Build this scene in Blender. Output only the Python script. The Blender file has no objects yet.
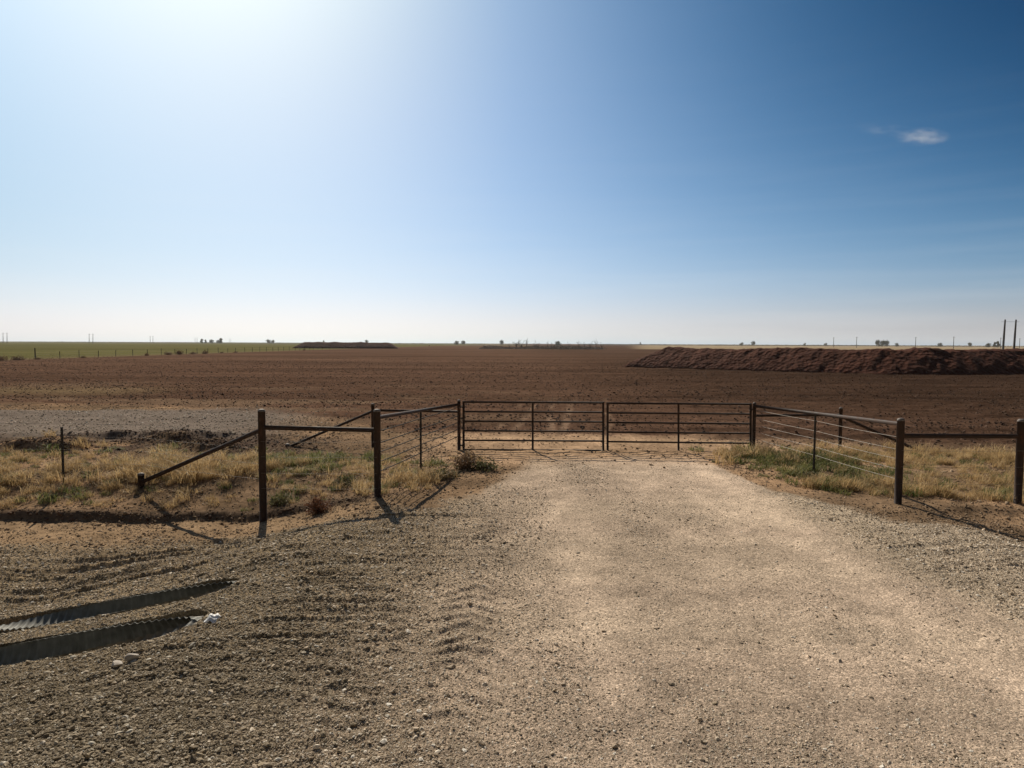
import bpy, bmesh, math, random
import numpy as np
from mathutils import Vector, Matrix

random.seed(7)
RNG = np.random.default_rng(11)
C = bpy.context.scene.collection
R = math.radians

# ------------------------------------------------------------------ camera
CAM_H, F, CX, CY = 2.8, 683.0, 512.0, 384.0
PITCH, ROLL = R(3.40), R(0.25)
CAM_M = Matrix.Rotation(math.pi / 2 - PITCH, 4, 'X') @ Matrix.Rotation(ROLL, 4, 'Z')

def ray(px, py):
    return (CAM_M.to_3x3() @ Vector(((px - CX) / F, -(py - CY) / F, -1.0)))

def on_z(px, py, z=0.0):
    """point at height z seen at that pixel"""
    d = ray(px, py)
    t = (z - CAM_H) / d.z
    return Vector((d.x * t, d.y * t, z))

def at_y(px, py, y):
    d = ray(px, py)
    t = y / d.y
    return Vector((d.x * t, y, CAM_H + d.z * t))

# ------------------------------------------------------------------ noise
def _hash(ix, iy, seed):
    h = (ix.astype(np.int64) * 374761393 + iy.astype(np.int64) * 668265263 + seed * 974634777) & 0xFFFFFFFF
    h = ((h ^ (h >> 13)) * 1274126177) & 0xFFFFFFFF
    h = h ^ (h >> 16)
    return (h & 0xFFFFFF) / float(0xFFFFFF)

def vn(x, y, seed=0):
    x = np.asarray(x, float); y = np.asarray(y, float)
    ix = np.floor(x); iy = np.floor(y)
    fx = x - ix; fy = y - iy
    fx = fx * fx * (3 - 2 * fx); fy = fy * fy * (3 - 2 * fy)
    a = _hash(ix, iy, seed); b = _hash(ix + 1, iy, seed)
    c = _hash(ix, iy + 1, seed); d = _hash(ix + 1, iy + 1, seed)
    return (a + (b - a) * fx) + ((c + (d - c) * fx) - (a + (b - a) * fx)) * fy

def fbm(x, y, seed=0, octaves=4):
    s = 0; amp = 1; tot = 0
    for o in range(octaves):
        s = s + amp * vn(x * 2 ** o + 17.3 * o, y * 2 ** o - 9.1 * o, seed + o)
        tot += amp; amp *= 0.5
    return s / tot

def ss(a, b, x):
    t = np.clip((np.asarray(x, float) - a) / (b - a), 0, 1)
    return t * t * (3 - 2 * t)

def lin(a, b, x):
    return np.clip((np.asarray(x, float) - a) / (b - a), 0, 1)

# ------------------------------------------------------------------ terrain
PIPES = [(7.90, -3.12, 'far', .27), (6.82, -3.04, 'near', .32)]        # axis y, right end x of the cut, radius
PIPE_LEN = 3.3
def pad(x, y):
    """gravel pad of the driveway, falling to the ditch on the left"""
    k = ss(9.3, 11.0, y)
    near = -0.03 * lin(-2.6, -3.2, x) - 0.60 * lin(-3.2, -6.3, x)
    far = -0.52 * ss(-1.9, -5.0, x)
    return near * (1 - k) + far * k

def bank_y(x):
    return 12.45 + 0.25 * (fbm(x * 0.55, x * 0 + 3.3, 5, 4) - 0.5) * 2 + 0.10 * (vn(x * 3.1, x * 0 + 1.3, 15) - 0.5)

YE_X = [-60, -20, -5, -2.2, -1.4, -.6, .1, .5, 4.6, 4.75, 4.95, 5.8, 7.4, 20, 60]
YE_Y = [10.7, 10.9, 11.05, 11.2, 11.6, 12.6, 14.6, 16.2, 16.2, 15.0, 13.2, 11.3, 10.0, 9.3, 9.0]
def gravel_edge(x, y):
    return np.interp(x, YE_X, YE_Y) + 0.75 * (fbm(x * 1.3, y * 1.3, 21, 5) - 0.5) * 2 - 0.05

def gravel_mask(x, y):
    wd = 0.45 + 0.7 * ss(13.0, 15.5, y)
    return 1 - ss(-1, 1, (y - gravel_edge(x, y)) / wd)

def rough_mask(x, y):
    """loose pushed gravel, left of the driven lane and at the far right"""
    j = 0.5 * (fbm(x * 0.5, y * 0.35, 31, 3) - 0.5)
    left = 1 - ss(-2.6, 0.7, x + j + 0.9 * (fbm(x * 2.2, y * 1.1, 33, 4) - 0.5))
    right = ss(4.6, 5.6, x + j * 2)
    return np.maximum(left, right * 0.75)

def ridges(x, y):
    """windrows left by grading"""
    warp = 0.9 * (fbm(x * 0.25, y * 0.25, 41, 3) - 0.5)
    v = y - 0.10 * x + warp - 0.35 * np.clip(x + 1.6, 0, 3) * (1 - ss(5, 8, y))
    n = fbm(x * 0.12, v * 1.3, 43, 3)
    r1 = 1 - np.abs(2 * ((n * 7.0) % 1.0) - 1)
    amp = 0.25 + 0.75 * ss(0.40, 0.70, fbm(x * 0.35, y * 0.75, 47, 3))
    brk = 0.55 + 0.45 * vn(x * 1.1, y * 1.7, 53)
    return (r1 ** 1.5) * amp * brk

def tread(x, y):
    cx = -0.62 + 0.03 * y + 0.1 * (vn(y * 0.3, y * 0, 3) - .5)
    m = (1 - ss(0.14, 0.48, np.abs(x - cx))) * ss(4.2, 5.5, y) * (1 - ss(11, 12.5, y))
    w = np.sin((y + 0.5 * np.abs(x - cx) + 0.30 * fbm(x * 1.6, y * 1.6, 8, 3)) * 2 * math.pi / 0.26)
    m2 = (1 - ss(0.14, 0.3, np.abs(x - cx + 0.75))) * ss(4.0, 5.0, y) * (1 - ss(7, 8.5, y))
    w2 = np.sin((y - 0.5 * np.abs(x - cx + 0.75)) * 2 * math.pi / 0.24)
    patch = 0.15 + 0.85 * ss(.3, .65, fbm(x * 1.1, y * 0.9, 19, 3))
    cx3 = -1.75 + 0.02 * y
    m3 = (1 - ss(0.15, 0.5, np.abs(x - cx3))) * ss(4.6, 5.5, y) * (1 - ss(8.5, 10, y))
    w3 = np.sin((y + 0.3 * x + 0.3 * fbm(x * 1.6, y * 1.6, 9, 3)) * 2 * math.pi / 0.3)
    
    return (np.clip(w, -0.4, 1) * m + np.clip(w2, -0.4, 1) * m2 * 0.7 + np.clip(w3, -0.4, 1) * m3 * 0.7) * patch

TRACKS = [(-0.55, .030), (0.0, .034), (1.15, .02), (1.5, .045), (3.0, .05)]
def field_tracks(x, y):
    s = np.zeros_like(np.asarray(x, float))
    for c, k in TRACKS:
        xc = c + k * np.clip(y - 20, 0, 60) * 2 + 0.0022 * np.clip(y - 22, 0, 60) ** 2
        s = np.maximum(s, (1 - ss(0.04, 0.22, np.abs(x - xc + .25 * (vn(y * .5, y * 0 + c, 79) - .5)))) * ss(19.5, 21.5, y) * (1 - ss(29, 37, y)))
    return s * ss(.25, .62, fbm(x * 1.3, y * 0.6, 77, 4))

def track_mask(x, y):
    j = 1.2 * (fbm(x * 0.2, y * 0.3, 61, 3) - 0.5)
    yc0 = 19.6 + 0.02 * x + j
    yc1 = 27.6 + 0.1 * (x + 15) + j
    return ss(-0.8, 0.4, y - yc0) * (1 - ss(-0.5, 0.8, y - yc1)) * (1 - ss(-9.5, -5.0, x + 2 * j))

def field_mask(x, y):
    j = 2.4 * (fbm(x * 0.22, y * 0.35, 67, 4) - 0.5)
    y0 = np.interp(x, [-60, -18, -8, -3, 0, 5, 8, 12, 40], [30, 30, 25.5, 21.5, 21.0, 20.2, 18.6, 18.2, 18.0])
    return ss(-0.9, 1.4, y + j - y0)

def green_mask(x, y):
    return (1 - ss(-75.2, -73.4, x)) * ss(80, 88, y)

def stubble_mask(x, y):
    return ss(330, 430, y) * ss(0.165, 0.20, x / np.maximum(y, 1.0))

def chord(x, xr, pr):
    """half width of the mitred pipe opening at x"""
    drop = np.clip((xr - .1 - x) * .62, 0, pr)
    return np.sqrt(np.maximum(pr ** 2 - (pr - drop) ** 2, 0))

def culvert_zone(x, y):
    out = np.zeros_like(np.asarray(x, float), dtype=bool)
    for yc, xr, k, pr in PIPES:
        out |= (np.abs(y - yc) < chord(x, xr, pr) + 0.03) & (x < xr - .11) & (x > xr - PIPE_LEN - 0.1)
    return out

def height(x, y):
    x = np.asarray(x, float); y = np.asarray(y, float)
    p = pad(x, y)
    by = bank_y(x)
    bh = 0.12 + 0.24 * vn(x * 0.9, x * 0 + 2.2, 83)
    up = bh * ss(-0.06, 0.13, y - by) + (1 - bh) * ss(0.1, 2.6, y - by)
    z = p * (1 - up) + (0.02 + 0.05 * (fbm(x * 0.4, y * 0.4, 81, 3) - .5)) * up
    # small cut bank on the right between verge and driveway apron
    ry = 11.7 + 0.5 * (fbm(x * 0.6, y * 0 + 1.7, 6, 3) - 0.5)
    z = z - 0.13 * ss(6.6, 8.2, x) * (1 - ss(-0.15, 0.3, y - ry))
    near = 1 - ss(16, 30, y)
    g = gravel_mask(x, y) * near
    rm = rough_mask(x, y)
    pz = np.ones_like(x)
    for yc, xr, k, pr in PIPES:
        pz = pz * (1 - .85 * (1 - ss(.42, .8, np.abs(y - yc))) * ss(xr + .9, xr + .3, x) * ss(xr - PIPE_LEN - .6, xr - PIPE_LEN, x))
    rm = rm * pz
    # driven lane: shallow wheel ruts
    rut = np.exp(-((x - 4.15) / 0.35) ** 2) + 0.8 * np.exp(-((x - 2.5) / 0.4) ** 2) + 0.8 * np.exp(-((x - 0.75) / 0.35) ** 2)
    z = z - g * 0.025 * rut * (0.6 + 0.8 * vn(x * 0.5, y * 0.4, 12))
    z = z + g * rm * (0.10 * ridges(x, y) * (1 - 0.6 * ss(1, 5, x)))
    z = z + g * 0.021 * tread(x, y)
    z = z + g * (0.018 + 0.014 * rm) * (fbm(x * 2.3, y * 2.3, 91, 4) - 0.5) * 2
    z = z + g * (0.005 + 0.009 * rm) * (fbm(x * 11, y * 11, 95, 3) - 0.5) * 2
    # dirt clods of the verge
    v = (1 - g) * (1 - ss(28, 45, y))
    z = z + v * 0.05 * (fbm(x * 1.4, y * 1.4, 101, 4) - 0.5) * 2 + v * 0.025 * (fbm(x * 7, y * 7, 103, 3) - 0.5)
    # dark pushed soil behind the left verge
    sm = ss(16.4, 17.4, y) * (1 - ss(19.2, 20.3, y)) * (1 - ss(-8, -5, x))
    z = z + sm * (0.26 * ss(0.42, 0.75, fbm(x * 0.5, y * 0.9, 107, 4)))
    # ploughed field
    fm = field_mask(x, y) * (1 - green_mask(x, y))
    fade = (1 - ss(70, 120, y)) * (1 - ss(45, 70, np.abs(x)))
    fur = np.sin((y + 0.5 * fbm(x * 0.06, y * 0.1, 111, 2) * 6 + 0.02 * x) * 2 * math.pi / 0.95)
    z = z + fm * fade * (0.035 * fur + 0.07 * (fbm(x * 1.6, y * 2.2, 113, 4) - 0.5))
    big = np.sin((y + 1.2 * fbm(x * 0.05, y * 0.2, 115, 2)) * 2 * math.pi / 1.9)
    z = z + fm * fade * 0.05 * np.clip(big, -.3, 1) * ss(2, 7, x)
    tm = track_mask(x, y)
    z = z + tm * 0.06
    tr = field_tracks(x, y)
    z = z - 0.03 * tr
    # big soft relief far off
    z = z + (ss(150, 700, y) * 0.6) * (fbm(x * 0.004, y * 0.004, 117, 2) - 0.55)
    # openings of the culverts: ground stays under the pipes
    for yc, xr, k, pr in PIPES:
        ins = (np.abs(y - yc) < chord(x, xr, pr) + 0.02) & (x < xr - .13) & (x > xr - PIPE_LEN)
        bottom = -0.86
        if k == 'far':
            fill = 0.20 * np.exp(-((x + 5.35) / 0.28) ** 2 - ((y - yc + .1) / 0.2) ** 2) + 0.1 * ss(-5.2, -6.0, x)
        else:
            fill = 0.04 * ss(-5.4, -6.2, x)
        z = np.where(ins, bottom + fill * (0.8 + 0.4 * vn(x * 9, y * 9, 4)), z)
    # low windrow of gravel between and beside the pipes
    return z

def colour(x, y):
    """base colour of the soil, gravel or crop that lies at x, y"""
    x = np.asarray(x, float); y = np.asarray(y, float)
    col = lambda r, g, b: np.array([r, g, b])
    n1 = fbm(x * 0.35, y * 0.35, 201, 4)[..., None]
    n2 = fbm(x * 1.7, y * 1.7, 203, 4)[..., None]
    n3 = fbm(x * 0.09, y * 0.6, 205, 4)[..., None]
    base = col(.19, .128, .08) * (0.6 + 0.8 * n2)
    base = base + (col(.33, .215, .13) - base) * ss(.45, .7, n1)
    # tan bare soil before and behind the gate
    bare = (ss(14.5, 16.0, y) * (1 - ss(22, 25, y)) * ss(-4, -1, x) * (1 - ss(8, 11, x)))[..., None]
    base = base + (col(.43, .29, .185) * (0.6 + 0.75 * n2) - base) * bare * .9
    # sandy ditch floor
    by = bank_y(x)
    sand = ((1 - ss(-0.1, 0.12, y - by)) * ss(-1.2, -3.5, x))[..., None]
    base = base + (col(.30, .205, .125) * (0.85 + 0.3 * n2) - base) * sand
    bk = (np.exp(-((y - by - 0.12) / 0.2) ** 2) * ss(-1.5, -3.0, x))[..., None]  # bank face turned from the sun: its shade is put into the colour
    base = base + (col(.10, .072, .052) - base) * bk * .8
    # right hand cut bank soil
    # gravel
    g = gravel_mask(x, y)[..., None]
    rm = rough_mask(x, y)[..., None]
    lane = col(.485, .375, .283) * (0.8 + 0.35 * n2)
    lane = lane + (col(.52, .41, .305) - lane) * ss(.5, .75, n3) * .6
    st_ = fbm(x * 1.5, y * 0.10, 211, 4)[..., None]
    lane = lane * (0.92 + 0.15 * ss(.3, .7, st_)) * (0.87 + 0.26 * fbm(x * 4.5, y * 3.0, 219, 4)[..., None])
    rut_ = np.clip(np.exp(-((x - 4.2) / .45) ** 2) + .8 * np.exp(-((x - .95) / .45) ** 2) + .5 * np.exp(-((x - 2.6) / .4) ** 2), 0, 1)[..., None]
    lane = lane * (1 + .16 * rut_) * (1 + .14 * ss(1.5, 4.5, x)[..., None])
    loose = col(.30, .228, .145) * (0.75 + 0.5 * n2)
    loose = loose + (col(.36, .27, .175) - loose) * ss(.5, .72, n1) * .7
    bl = (ss(7.2, 4.9, y + .5 * (fbm(x * .8, y * .8, 217, 3) - .5)) * ss(-.4, -2.0, x))[..., None]
    loose = loose + (col(.115, .095, .064) * (0.75 + 0.5 * n2) - loose) * bl * .85
    right = ss(3, 6, x)[..., None]
    loose = loose + (col(.46, .375, .275) - loose) * right
    grv = lane + (loose - lane) * rm
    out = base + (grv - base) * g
    # dark pushed soil
    sm = (ss(16.2, 17.2, y) * (1 - ss(19.6, 20.6, y)) * (1 - ss(-7.5, -3.5, x)))[..., None] * ss(.36, .55, n2)
    out = out + (col(.085, .06, .048) - out) * sm * .85
    # grey track
    t = track_mask(x, y)[..., None]
    out = out + (col(.22, .178, .148) * (0.8 + 0.3 * n2) - out) * t
    # ploughed soil
    f = field_mask(x, y)[..., None]
    soil = col(.125, .073, .049) * (0.75 + 0.5 * n3)
    soil = soil * (1 - .5 * ss(-2, 26, x)[..., None])  # darker towards the right: vignette and sun falloff put into the soil colour
    soil = soil + (col(.125, .075, .051) - soil) * ss(40, 200, y)[..., None] * .5
    streak = ss(.48, .72, fbm(x * 0.14, y * 0.55 + .05 * x, 207, 5))[..., None] * (1 - ss(30, 52, y - 0.25 * np.clip(-x, 0, 40)))[..., None] * (1 - ss(-6, 6, x))[..., None]
    soil = soil + (col(.20, .135, .088) - soil) * streak * .7
    leftpatch = (ss(-17, -24, x + 5 * (fbm(x * .2, y * .3, 215, 3) - .5)) * np.exp(-((y - 38.5) / 3.2) ** 2))[..., None]
    soil = soil + (col(.26, .185, .105) - soil) * leftpatch * .7
    out = out + (soil - out) * f
    tr = field_tracks(x, y)[..., None]
    out = out + (col(.26, .175, .12) - out) * tr * .7
    # crop and stubble
    gm = green_mask(x, y)[..., None]
    crop = col(.125, .115, .045) * (0.8 + 0.4 * fbm(x * 0.012, y * 0.012, 209, 3)[..., None])
    edge = (ss(-86, -75, x))[..., None]
    crop = crop + (col(.19, .145, .085) - crop) * edge * .7
    out = out + (crop - out) * gm
    st = stubble_mask(x, y)[..., None]
    out = out + (col(.33, .255, .165) - out) * st
    far = (ss(550, 900, y) * (1 - green_mask(x, y)) * (1 - ss(15, 40, x)))[..., None]
    out = out + (col(.16, .14, .09) - out) * far * .7
    return np.clip(out, 0.01, 0.9)

# ------------------------------------------------------------------ node helpers
def new_mat(name):
    m = bpy.data.materials.new(name)
    m.use_nodes = True
    nt = m.node_tree
    b = nt.nodes['Principled BSDF']
    return m, nt, b

def N(nt, typ, **kw):
    n = nt.nodes.new(typ)
    for k, v in kw.items():
        if k.startswith('i_'):
            n.inputs[k[2:].replace('_', ' ')].default_value = v
        else:
            setattr(n, k, v)
    return n

def ramp(nt, stops):
    r = nt.nodes.new('ShaderNodeValToRGB')
    e = r.color_ramp.elements
    while len(e) < len(stops):
        e.new(0.5)
    for el, (p, c) in zip(e, stops):
        el.position = p
        el.color = (c[0], c[1], c[2], 1) if hasattr(c, '__len__') else (c, c, c, 1)
    return r

def mixc(nt, mode='MIX', fac=None):
    n = nt.nodes.new('ShaderNodeMix'); n.data_type = 'RGBA'; n.blend_type = mode
    if fac is not None: n.inputs[0].default_value = fac
    return n   # inputs 0 fac, 6 A, 7 B ; output 2

def simple_mat(name, c1, c2, scale=20, rough=.8, bump=.3, metal=0, detail=6):
    m, nt, b = new_mat(name)
    tc = N(nt, 'ShaderNodeTexCoord')
    no = N(nt, 'ShaderNodeTexNoise'); no.inputs['Scale'].default_value = scale; no.inputs['Detail'].default_value = detail
    nt.links.new(tc.outputs['Object'], no.inputs['Vector'])
    r = ramp(nt, [(.3, c1), (.7, c2)])
    nt.links.new(no.outputs['Fac'], r.inputs['Fac'])
    nt.links.new(r.outputs['Color'], b.inputs['Base Color'])
    b.inputs['Roughness'].default_value = rough
    b.inputs['Metallic'].default_value = metal
    if bump:
        bp = N(nt, 'ShaderNodeBump'); bp.inputs['Strength'].default_value = bump; bp.inputs['Distance'].default_value = .01
        nt.links.new(no.outputs['Fac'], bp.inputs['Height'])
        nt.links.new(bp.outputs['Normal'], b.inputs['Normal'])
    return m

def leaf_mat(name, c1, c2, trans=.35, rough=.7):
    m, nt, b = new_mat(name)
    oi = N(nt, 'ShaderNodeObjectInfo')
    geo = N(nt, 'ShaderNodeNewGeometry')
    ad = N(nt, 'ShaderNodeMath', operation='ADD'); 
    nt.links.new(oi.outputs['Random'], ad.inputs[0]); nt.links.new(geo.outputs['Random Per Island'], ad.inputs[1])
    ml = N(nt, 'ShaderNodeMath', operation='MULTIPLY'); ml.inputs[1].default_value = .5
    nt.links.new(ad.outputs[0], ml.inputs[0])
    r = ramp(nt, [(.15, c1), (.85, c2)])
    nt.links.new(ml.outputs[0], r.inputs['Fac'])
    nt.links.new(r.outputs['Color'], b.inputs['Base Color'])
    b.inputs['Roughness'].default_value = rough
    b.inputs['Specular IOR Level'].default_value = .2
    tl = N(nt, 'ShaderNodeBsdfTranslucent')
    nt.links.new(r.outputs['Color'], tl.inputs['Color'])
    mx = N(nt, 'ShaderNodeMixShader'); mx.inputs[0].default_value = trans
    nt.links.new(b.outputs[0], mx.inputs[1]); nt.links.new(tl.outputs[0], mx.inputs[2])
    nt.links.new(mx.outputs[0], nt.nodes['Material Output'].inputs['Surface'])
    return m

def ground_mat():
    m, nt, b = new_mat('ground_surface')
    L = nt.links.new
    at = N(nt, 'ShaderNodeAttribute', attribute_name='soil')
    ag = N(nt, 'ShaderNodeAttribute', attribute_name='gravel')
    geo = N(nt, 'ShaderNodeNewGeometry')
    # fine stone texture
    v1 = N(nt, 'ShaderNodeTexVoronoi'); v1.inputs['Scale'].default_value = 58
    v2 = N(nt, 'ShaderNodeTexVoronoi'); v2.inputs['Scale'].default_value = 130
    n1 = N(nt, 'ShaderNodeTexNoise'); n1.inputs['Scale'].default_value = 9; n1.inputs['Detail'].default_value = 8; n1.inputs['Roughness'].default_value = .7
    n2 = N(nt, 'ShaderNodeTexNoise'); n2.inputs['Scale'].default_value = 1.3; n2.inputs['Detail'].default_value = 6; n2.inputs['Roughness'].default_value = .65
    mp = N(nt, 'ShaderNodeMapping'); mp.inputs['Scale'].default_value = (0.012, 0.06, .05)
    n3 = N(nt, 'ShaderNodeTexNoise'); n3.inputs['Scale'].default_value = 1; n3.inputs['Detail'].default_value = 8; n3.inputs['Roughness'].default_value = .7
    L(geo.outputs['Position'], mp.inputs['Vector']); L(mp.outputs[0], n3.inputs['Vector'])
    for n in (v1, v2, n1, n2): L(geo.outputs['Position'], n.inputs['Vector'])
    sp = N(nt, 'ShaderNodeSeparateColor'); L(v1.outputs['Color'], sp.inputs[0])
    sp2 = N(nt, 'ShaderNodeSeparateColor'); L(v2.outputs['Color'], sp2.inputs[0])
    # multiplier for stones : .6 .. 1.6
    r1 = ramp(nt, [(0, .62), (.6, .95), (.9, 1.25), (1, 1.5)]); L(sp.outputs[0], r1.inputs[0])
    r2 = ramp(nt, [(0, .72), (.7, 1.0), (1, 1.4)]); L(sp2.outputs[0], r2.inputs[0])
    mm = mixc(nt, 'MULTIPLY', 1); L(r1.outputs[0], mm.inputs[6]); L(r2.outputs[0], mm.inputs[7])
    r3 = ramp(nt, [(.3, .55), (.5, 1.0), (.7, 1.45)]); L(n1.outputs['Fac'], r3.inputs[0])
    mk = mixc(nt, 'MIX'); L(ag.outputs['Fac'], mk.inputs[0]); L(r3.outputs[0], mk.inputs[6]); L(mm.outputs[2], mk.inputs[7])
    r4 = ramp(nt, [(.25, .72), (.5, 1.0), (.75, 1.25)]); L(n2.outputs['Fac'], r4.inputs[0])
    r5 = ramp(nt, [(.3, .62), (.5, 1.0), (.7, 1.38)]); L(n3.outputs['Fac'], r5.inputs[0])
    a = mixc(nt, 'MULTIPLY', 1); L(at.outputs['Color'], a.inputs[6]); L(mk.outputs[2], a.inputs[7])
    c = mixc(nt, 'MULTIPLY', 1); L(a.outputs[2], c.inputs[6]); L(r4.outputs[0], c.inputs[7])
    d = mixc(nt, 'MULTIPLY', 1); L(c.outputs[2], d.inputs[6]); L(r5.outputs[0], d.inputs[7])
    L(d.outputs[2], b.inputs['Base Color'])
    b.inputs['Roughness'].default_value = .95
    b.inputs['Specular IOR Level'].default_value = 0
    v3 = N(nt, 'ShaderNodeTexVoronoi'); v3.inputs['Scale'].default_value = 7; L(geo.outputs['Position'], v3.inputs['Vector'])
    sp3 = N(nt, 'ShaderNodeSeparateColor'); L(v3.outputs['Color'], sp3.inputs[0])
    # bump
    h1 = N(nt, 'ShaderNodeMath', operation='MULTIPLY'); L(v1.outputs['Distance'], h1.inputs[0]); h1.inputs[1].default_value = -.6
    h2 = N(nt, 'ShaderNodeMath', operation='MULTIPLY_ADD'); L(v2.outputs['Distance'], h2.inputs[0]); h2.inputs[1].default_value = -.35; L(h1.outputs[0], h2.inputs[2])
    h3 = N(nt, 'ShaderNodeMath', operation='MULTIPLY'); L(h2.outputs[0], h3.inputs[0]); L(ag.outputs['Fac'], h3.inputs[1])
    h4 = N(nt, 'ShaderNodeMath', operation='ADD'); L(h3.outputs[0], h4.inputs[0]); L(n1.outputs['Fac'], h4.inputs[1])
    bp = N(nt, 'ShaderNodeBump'); bp.inputs['Strength'].default_value = .5; bp.inputs['Distance'].default_value = .012
    L(h4.outputs[0], bp.inputs['Height']); L(bp.outputs[0], b.inputs['Normal'])
    return m

# ------------------------------------------------------------------ mesh helpers
def np_mesh(name, verts, faces, smooth=True):
    """verts (n,3), faces (m,k) arrays"""
    me = bpy.data.meshes.new(name)
    nv, nf, k = len(verts), len(faces), faces.shape[1]
    me.vertices.add(nv); me.vertices.foreach_set('co', verts.astype(np.float32).ravel())
    me.loops.add(nf * k); me.loops.foreach_set('vertex_index', faces.astype(np.int32).ravel())
    me.polygons.add(nf); me.polygons.foreach_set('loop_start', np.arange(0, nf * k, k, dtype=np.int32))
    me.polygons.foreach_set('loop_total', np.full(nf, k, dtype=np.int32))
    me.polygons.foreach_set('use_smooth', np.full(nf, smooth, dtype=bool))
    me.update(calc_edges=True)
    return me

def link(name, me, mat=None, parent=None):
    o = bpy.data.objects.new(name, me)
    C.objects.link(o)
    if mat and me is not None and len(me.materials) == 0: me.materials.append(mat)
    if parent: o.parent = parent
    return o

def bm_obj(name, bm, mat, parent=None, smooth=False):
    me = bpy.data.meshes.new(name)
    bm.to_mesh(me); bm.free()
    if smooth:
        for p in me.polygons: p.use_smooth = True
    return link(name, me, mat, parent)

def tag(o, label=None, cat=None, group=None, kind=None):
    if label: o['label'] = label
    if cat: o['category'] = cat
    if group: o['group'] = group
    if kind: o['kind'] = kind
    return o

def thing(name, loc, label, cat, group=None):
    o = bpy.data.objects.new(name, None); C.objects.link(o)
    o.location = loc; o.empty_display_size = .3
    return tag(o, label, cat, group)

def copy_tree(o, parent=None):
    c = o.copy(); C.objects.link(c)
    if parent: c.parent = parent
    for ch in list(o.children): copy_tree(ch, c)
    return c

def tube(bm, pts, radii, n=10, cap=True):
    """tapered tube along a polyline"""
    pts = [Vector(p) for p in pts]
    if not hasattr(radii, '__len__'): radii = [radii] * len(pts)
    rings = []
    up = None
    for i, p in enumerate(pts):
        t = (pts[min(i + 1, len(pts) - 1)] - pts[max(i - 1, 0)]).normalized()
        if up is None:
            a = Vector((0, 0, 1)) if abs(t.z) < .9 else Vector((1, 0, 0))
        else:
            a = up
        s = t.cross(a).normalized(); u = s.cross(t).normalized(); up = u
        rings.append([bm.verts.new(p + radii[i] * (math.cos(2 * math.pi * k / n) * s + math.sin(2 * math.pi * k / n) * u)) for k in range(n)])
    for a, b in zip(rings, rings[1:]):
        for k in range(n):
            f = bm.faces.new((a[k], a[(k + 1) % n], b[(k + 1) % n], b[k])); f.smooth = True
    if cap:
        bm.faces.new(rings[0]); bm.faces.new(rings[-1][::-1])

def box(bm, c, s, rot=None):
    c = Vector(c)
    vs = []
    for dx in (-.5, .5):
        for dy in (-.5, .5):
            for dz in (-.5, .5):
                v = Vector((dx * s[0], dy * s[1], dz * s[2]))
                if rot: v = rot @ v
                vs.append(bm.verts.new(c + v))
    for f in ((0, 1, 3, 2), (4, 6, 7, 5), (0, 4, 5, 1), (2, 3, 7, 6), (0, 2, 6, 4), (1, 5, 7, 3)):
        bm.faces.new([vs[i] for i in f])

# ------------------------------------------------------------------ materials
M_ground = ground_mat()
def pipe_mat(name, a, b_, c):
    m, nt, b = new_mat(name)
    L = nt.links.new
    tc = N(nt, 'ShaderNodeTexCoord')
    n1 = N(nt, 'ShaderNodeTexNoise'); n1.inputs['Scale'].default_value = 7; n1.inputs['Detail'].default_value = 8; n1.inputs['Roughness'].default_value = .7
    n2 = N(nt, 'ShaderNodeTexNoise'); n2.inputs['Scale'].default_value = 60; n2.inputs['Detail'].default_value = 4
    L(tc.outputs['Object'], n1.inputs['Vector']); L(tc.outputs['Object'], n2.inputs['Vector'])
    r = ramp(nt, [(.3, a), (.52, b_), (.72, c)])
    L(n1.outputs['Fac'], r.inputs[0]); L(r.outputs[0], b.inputs['Base Color'])
    b.inputs['Specular IOR Level'].default_value = .25
    rr = ramp(nt, [(.3, .6), (.7, .85)]); L(n1.outputs['Fac'], rr.inputs[0]); L(rr.outputs[0], b.inputs['Roughness'])
    bp = N(nt, 'ShaderNodeBump'); bp.inputs['Strength'].default_value = .25; bp.inputs['Distance'].default_value = .003
    L(n2.outputs['Fac'], bp.inputs['Height']); L(bp.outputs[0], b.inputs['Normal'])
    return m
M_pipe = pipe_mat('rusty_pipe_steel', (.028, .019, .016), (.045, .028, .022), (.085, .045, .03))
M_gate = pipe_mat('dark_gate_steel', (.022, .016, .014), (.035, .024, .02), (.06, .035, .026))
M_cap = simple_mat('weathered_cap_steel', (.11, .09, .08), (.20, .17, .15), 20, .7, .2)
M_wire = simple_mat('galvanised_wire', (.16, .14, .12), (.28, .25, .22), 30, .55, 0, .4)
M_shadewire = simple_mat('shaded_wire', (.014, .011, .009), (.03, .024, .02), 30, .9, 0)  # same wire on the left wing, its unlit look put into the colour
M_tpost = simple_mat('tpost_steel', (.02, .018, .016), (.045, .035, .03), 30, .6, .1)
M_culvert = simple_mat('galvanised_culvert_steel', (.12, .118, .10), (.22, .215, .19), 9, .7, .2, .1)
M_berm = None
M_dry = leaf_mat('dry_grass_blades', (.41, .285, .14), (.66, .49, .26), .38)
M_green = leaf_mat('green_grass_blades', (.11, .135, .04), (.25, .235, .09), .4)
M_twig = leaf_mat('dry_twigs', (.14, .08, .045), (.26, .165, .09), .15)
M_redtwig = leaf_mat('reddish_dry_twigs', (.17, .08, .045), (.29, .15, .085), .2)
M_weed = leaf_mat('dusty_green_weed_leaves', (.075, .085, .035), (.16, .15, .07), .3)
M_bark = simple_mat('tree_bark', (.06, .045, .035), (.12, .095, .075), 12, .9, .4)
M_crown = leaf_mat('tree_leaves', (.035, .05, .02), (.08, .095, .035), .25)
M_bare = simple_mat('bare_grey_wood', (.07, .055, .045), (.13, .105, .09), 8, .9, .2)
M_polewood = simple_mat('treated_pole_wood', (.045, .038, .033), (.085, .07, .06), 3, .85, .2)
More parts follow.
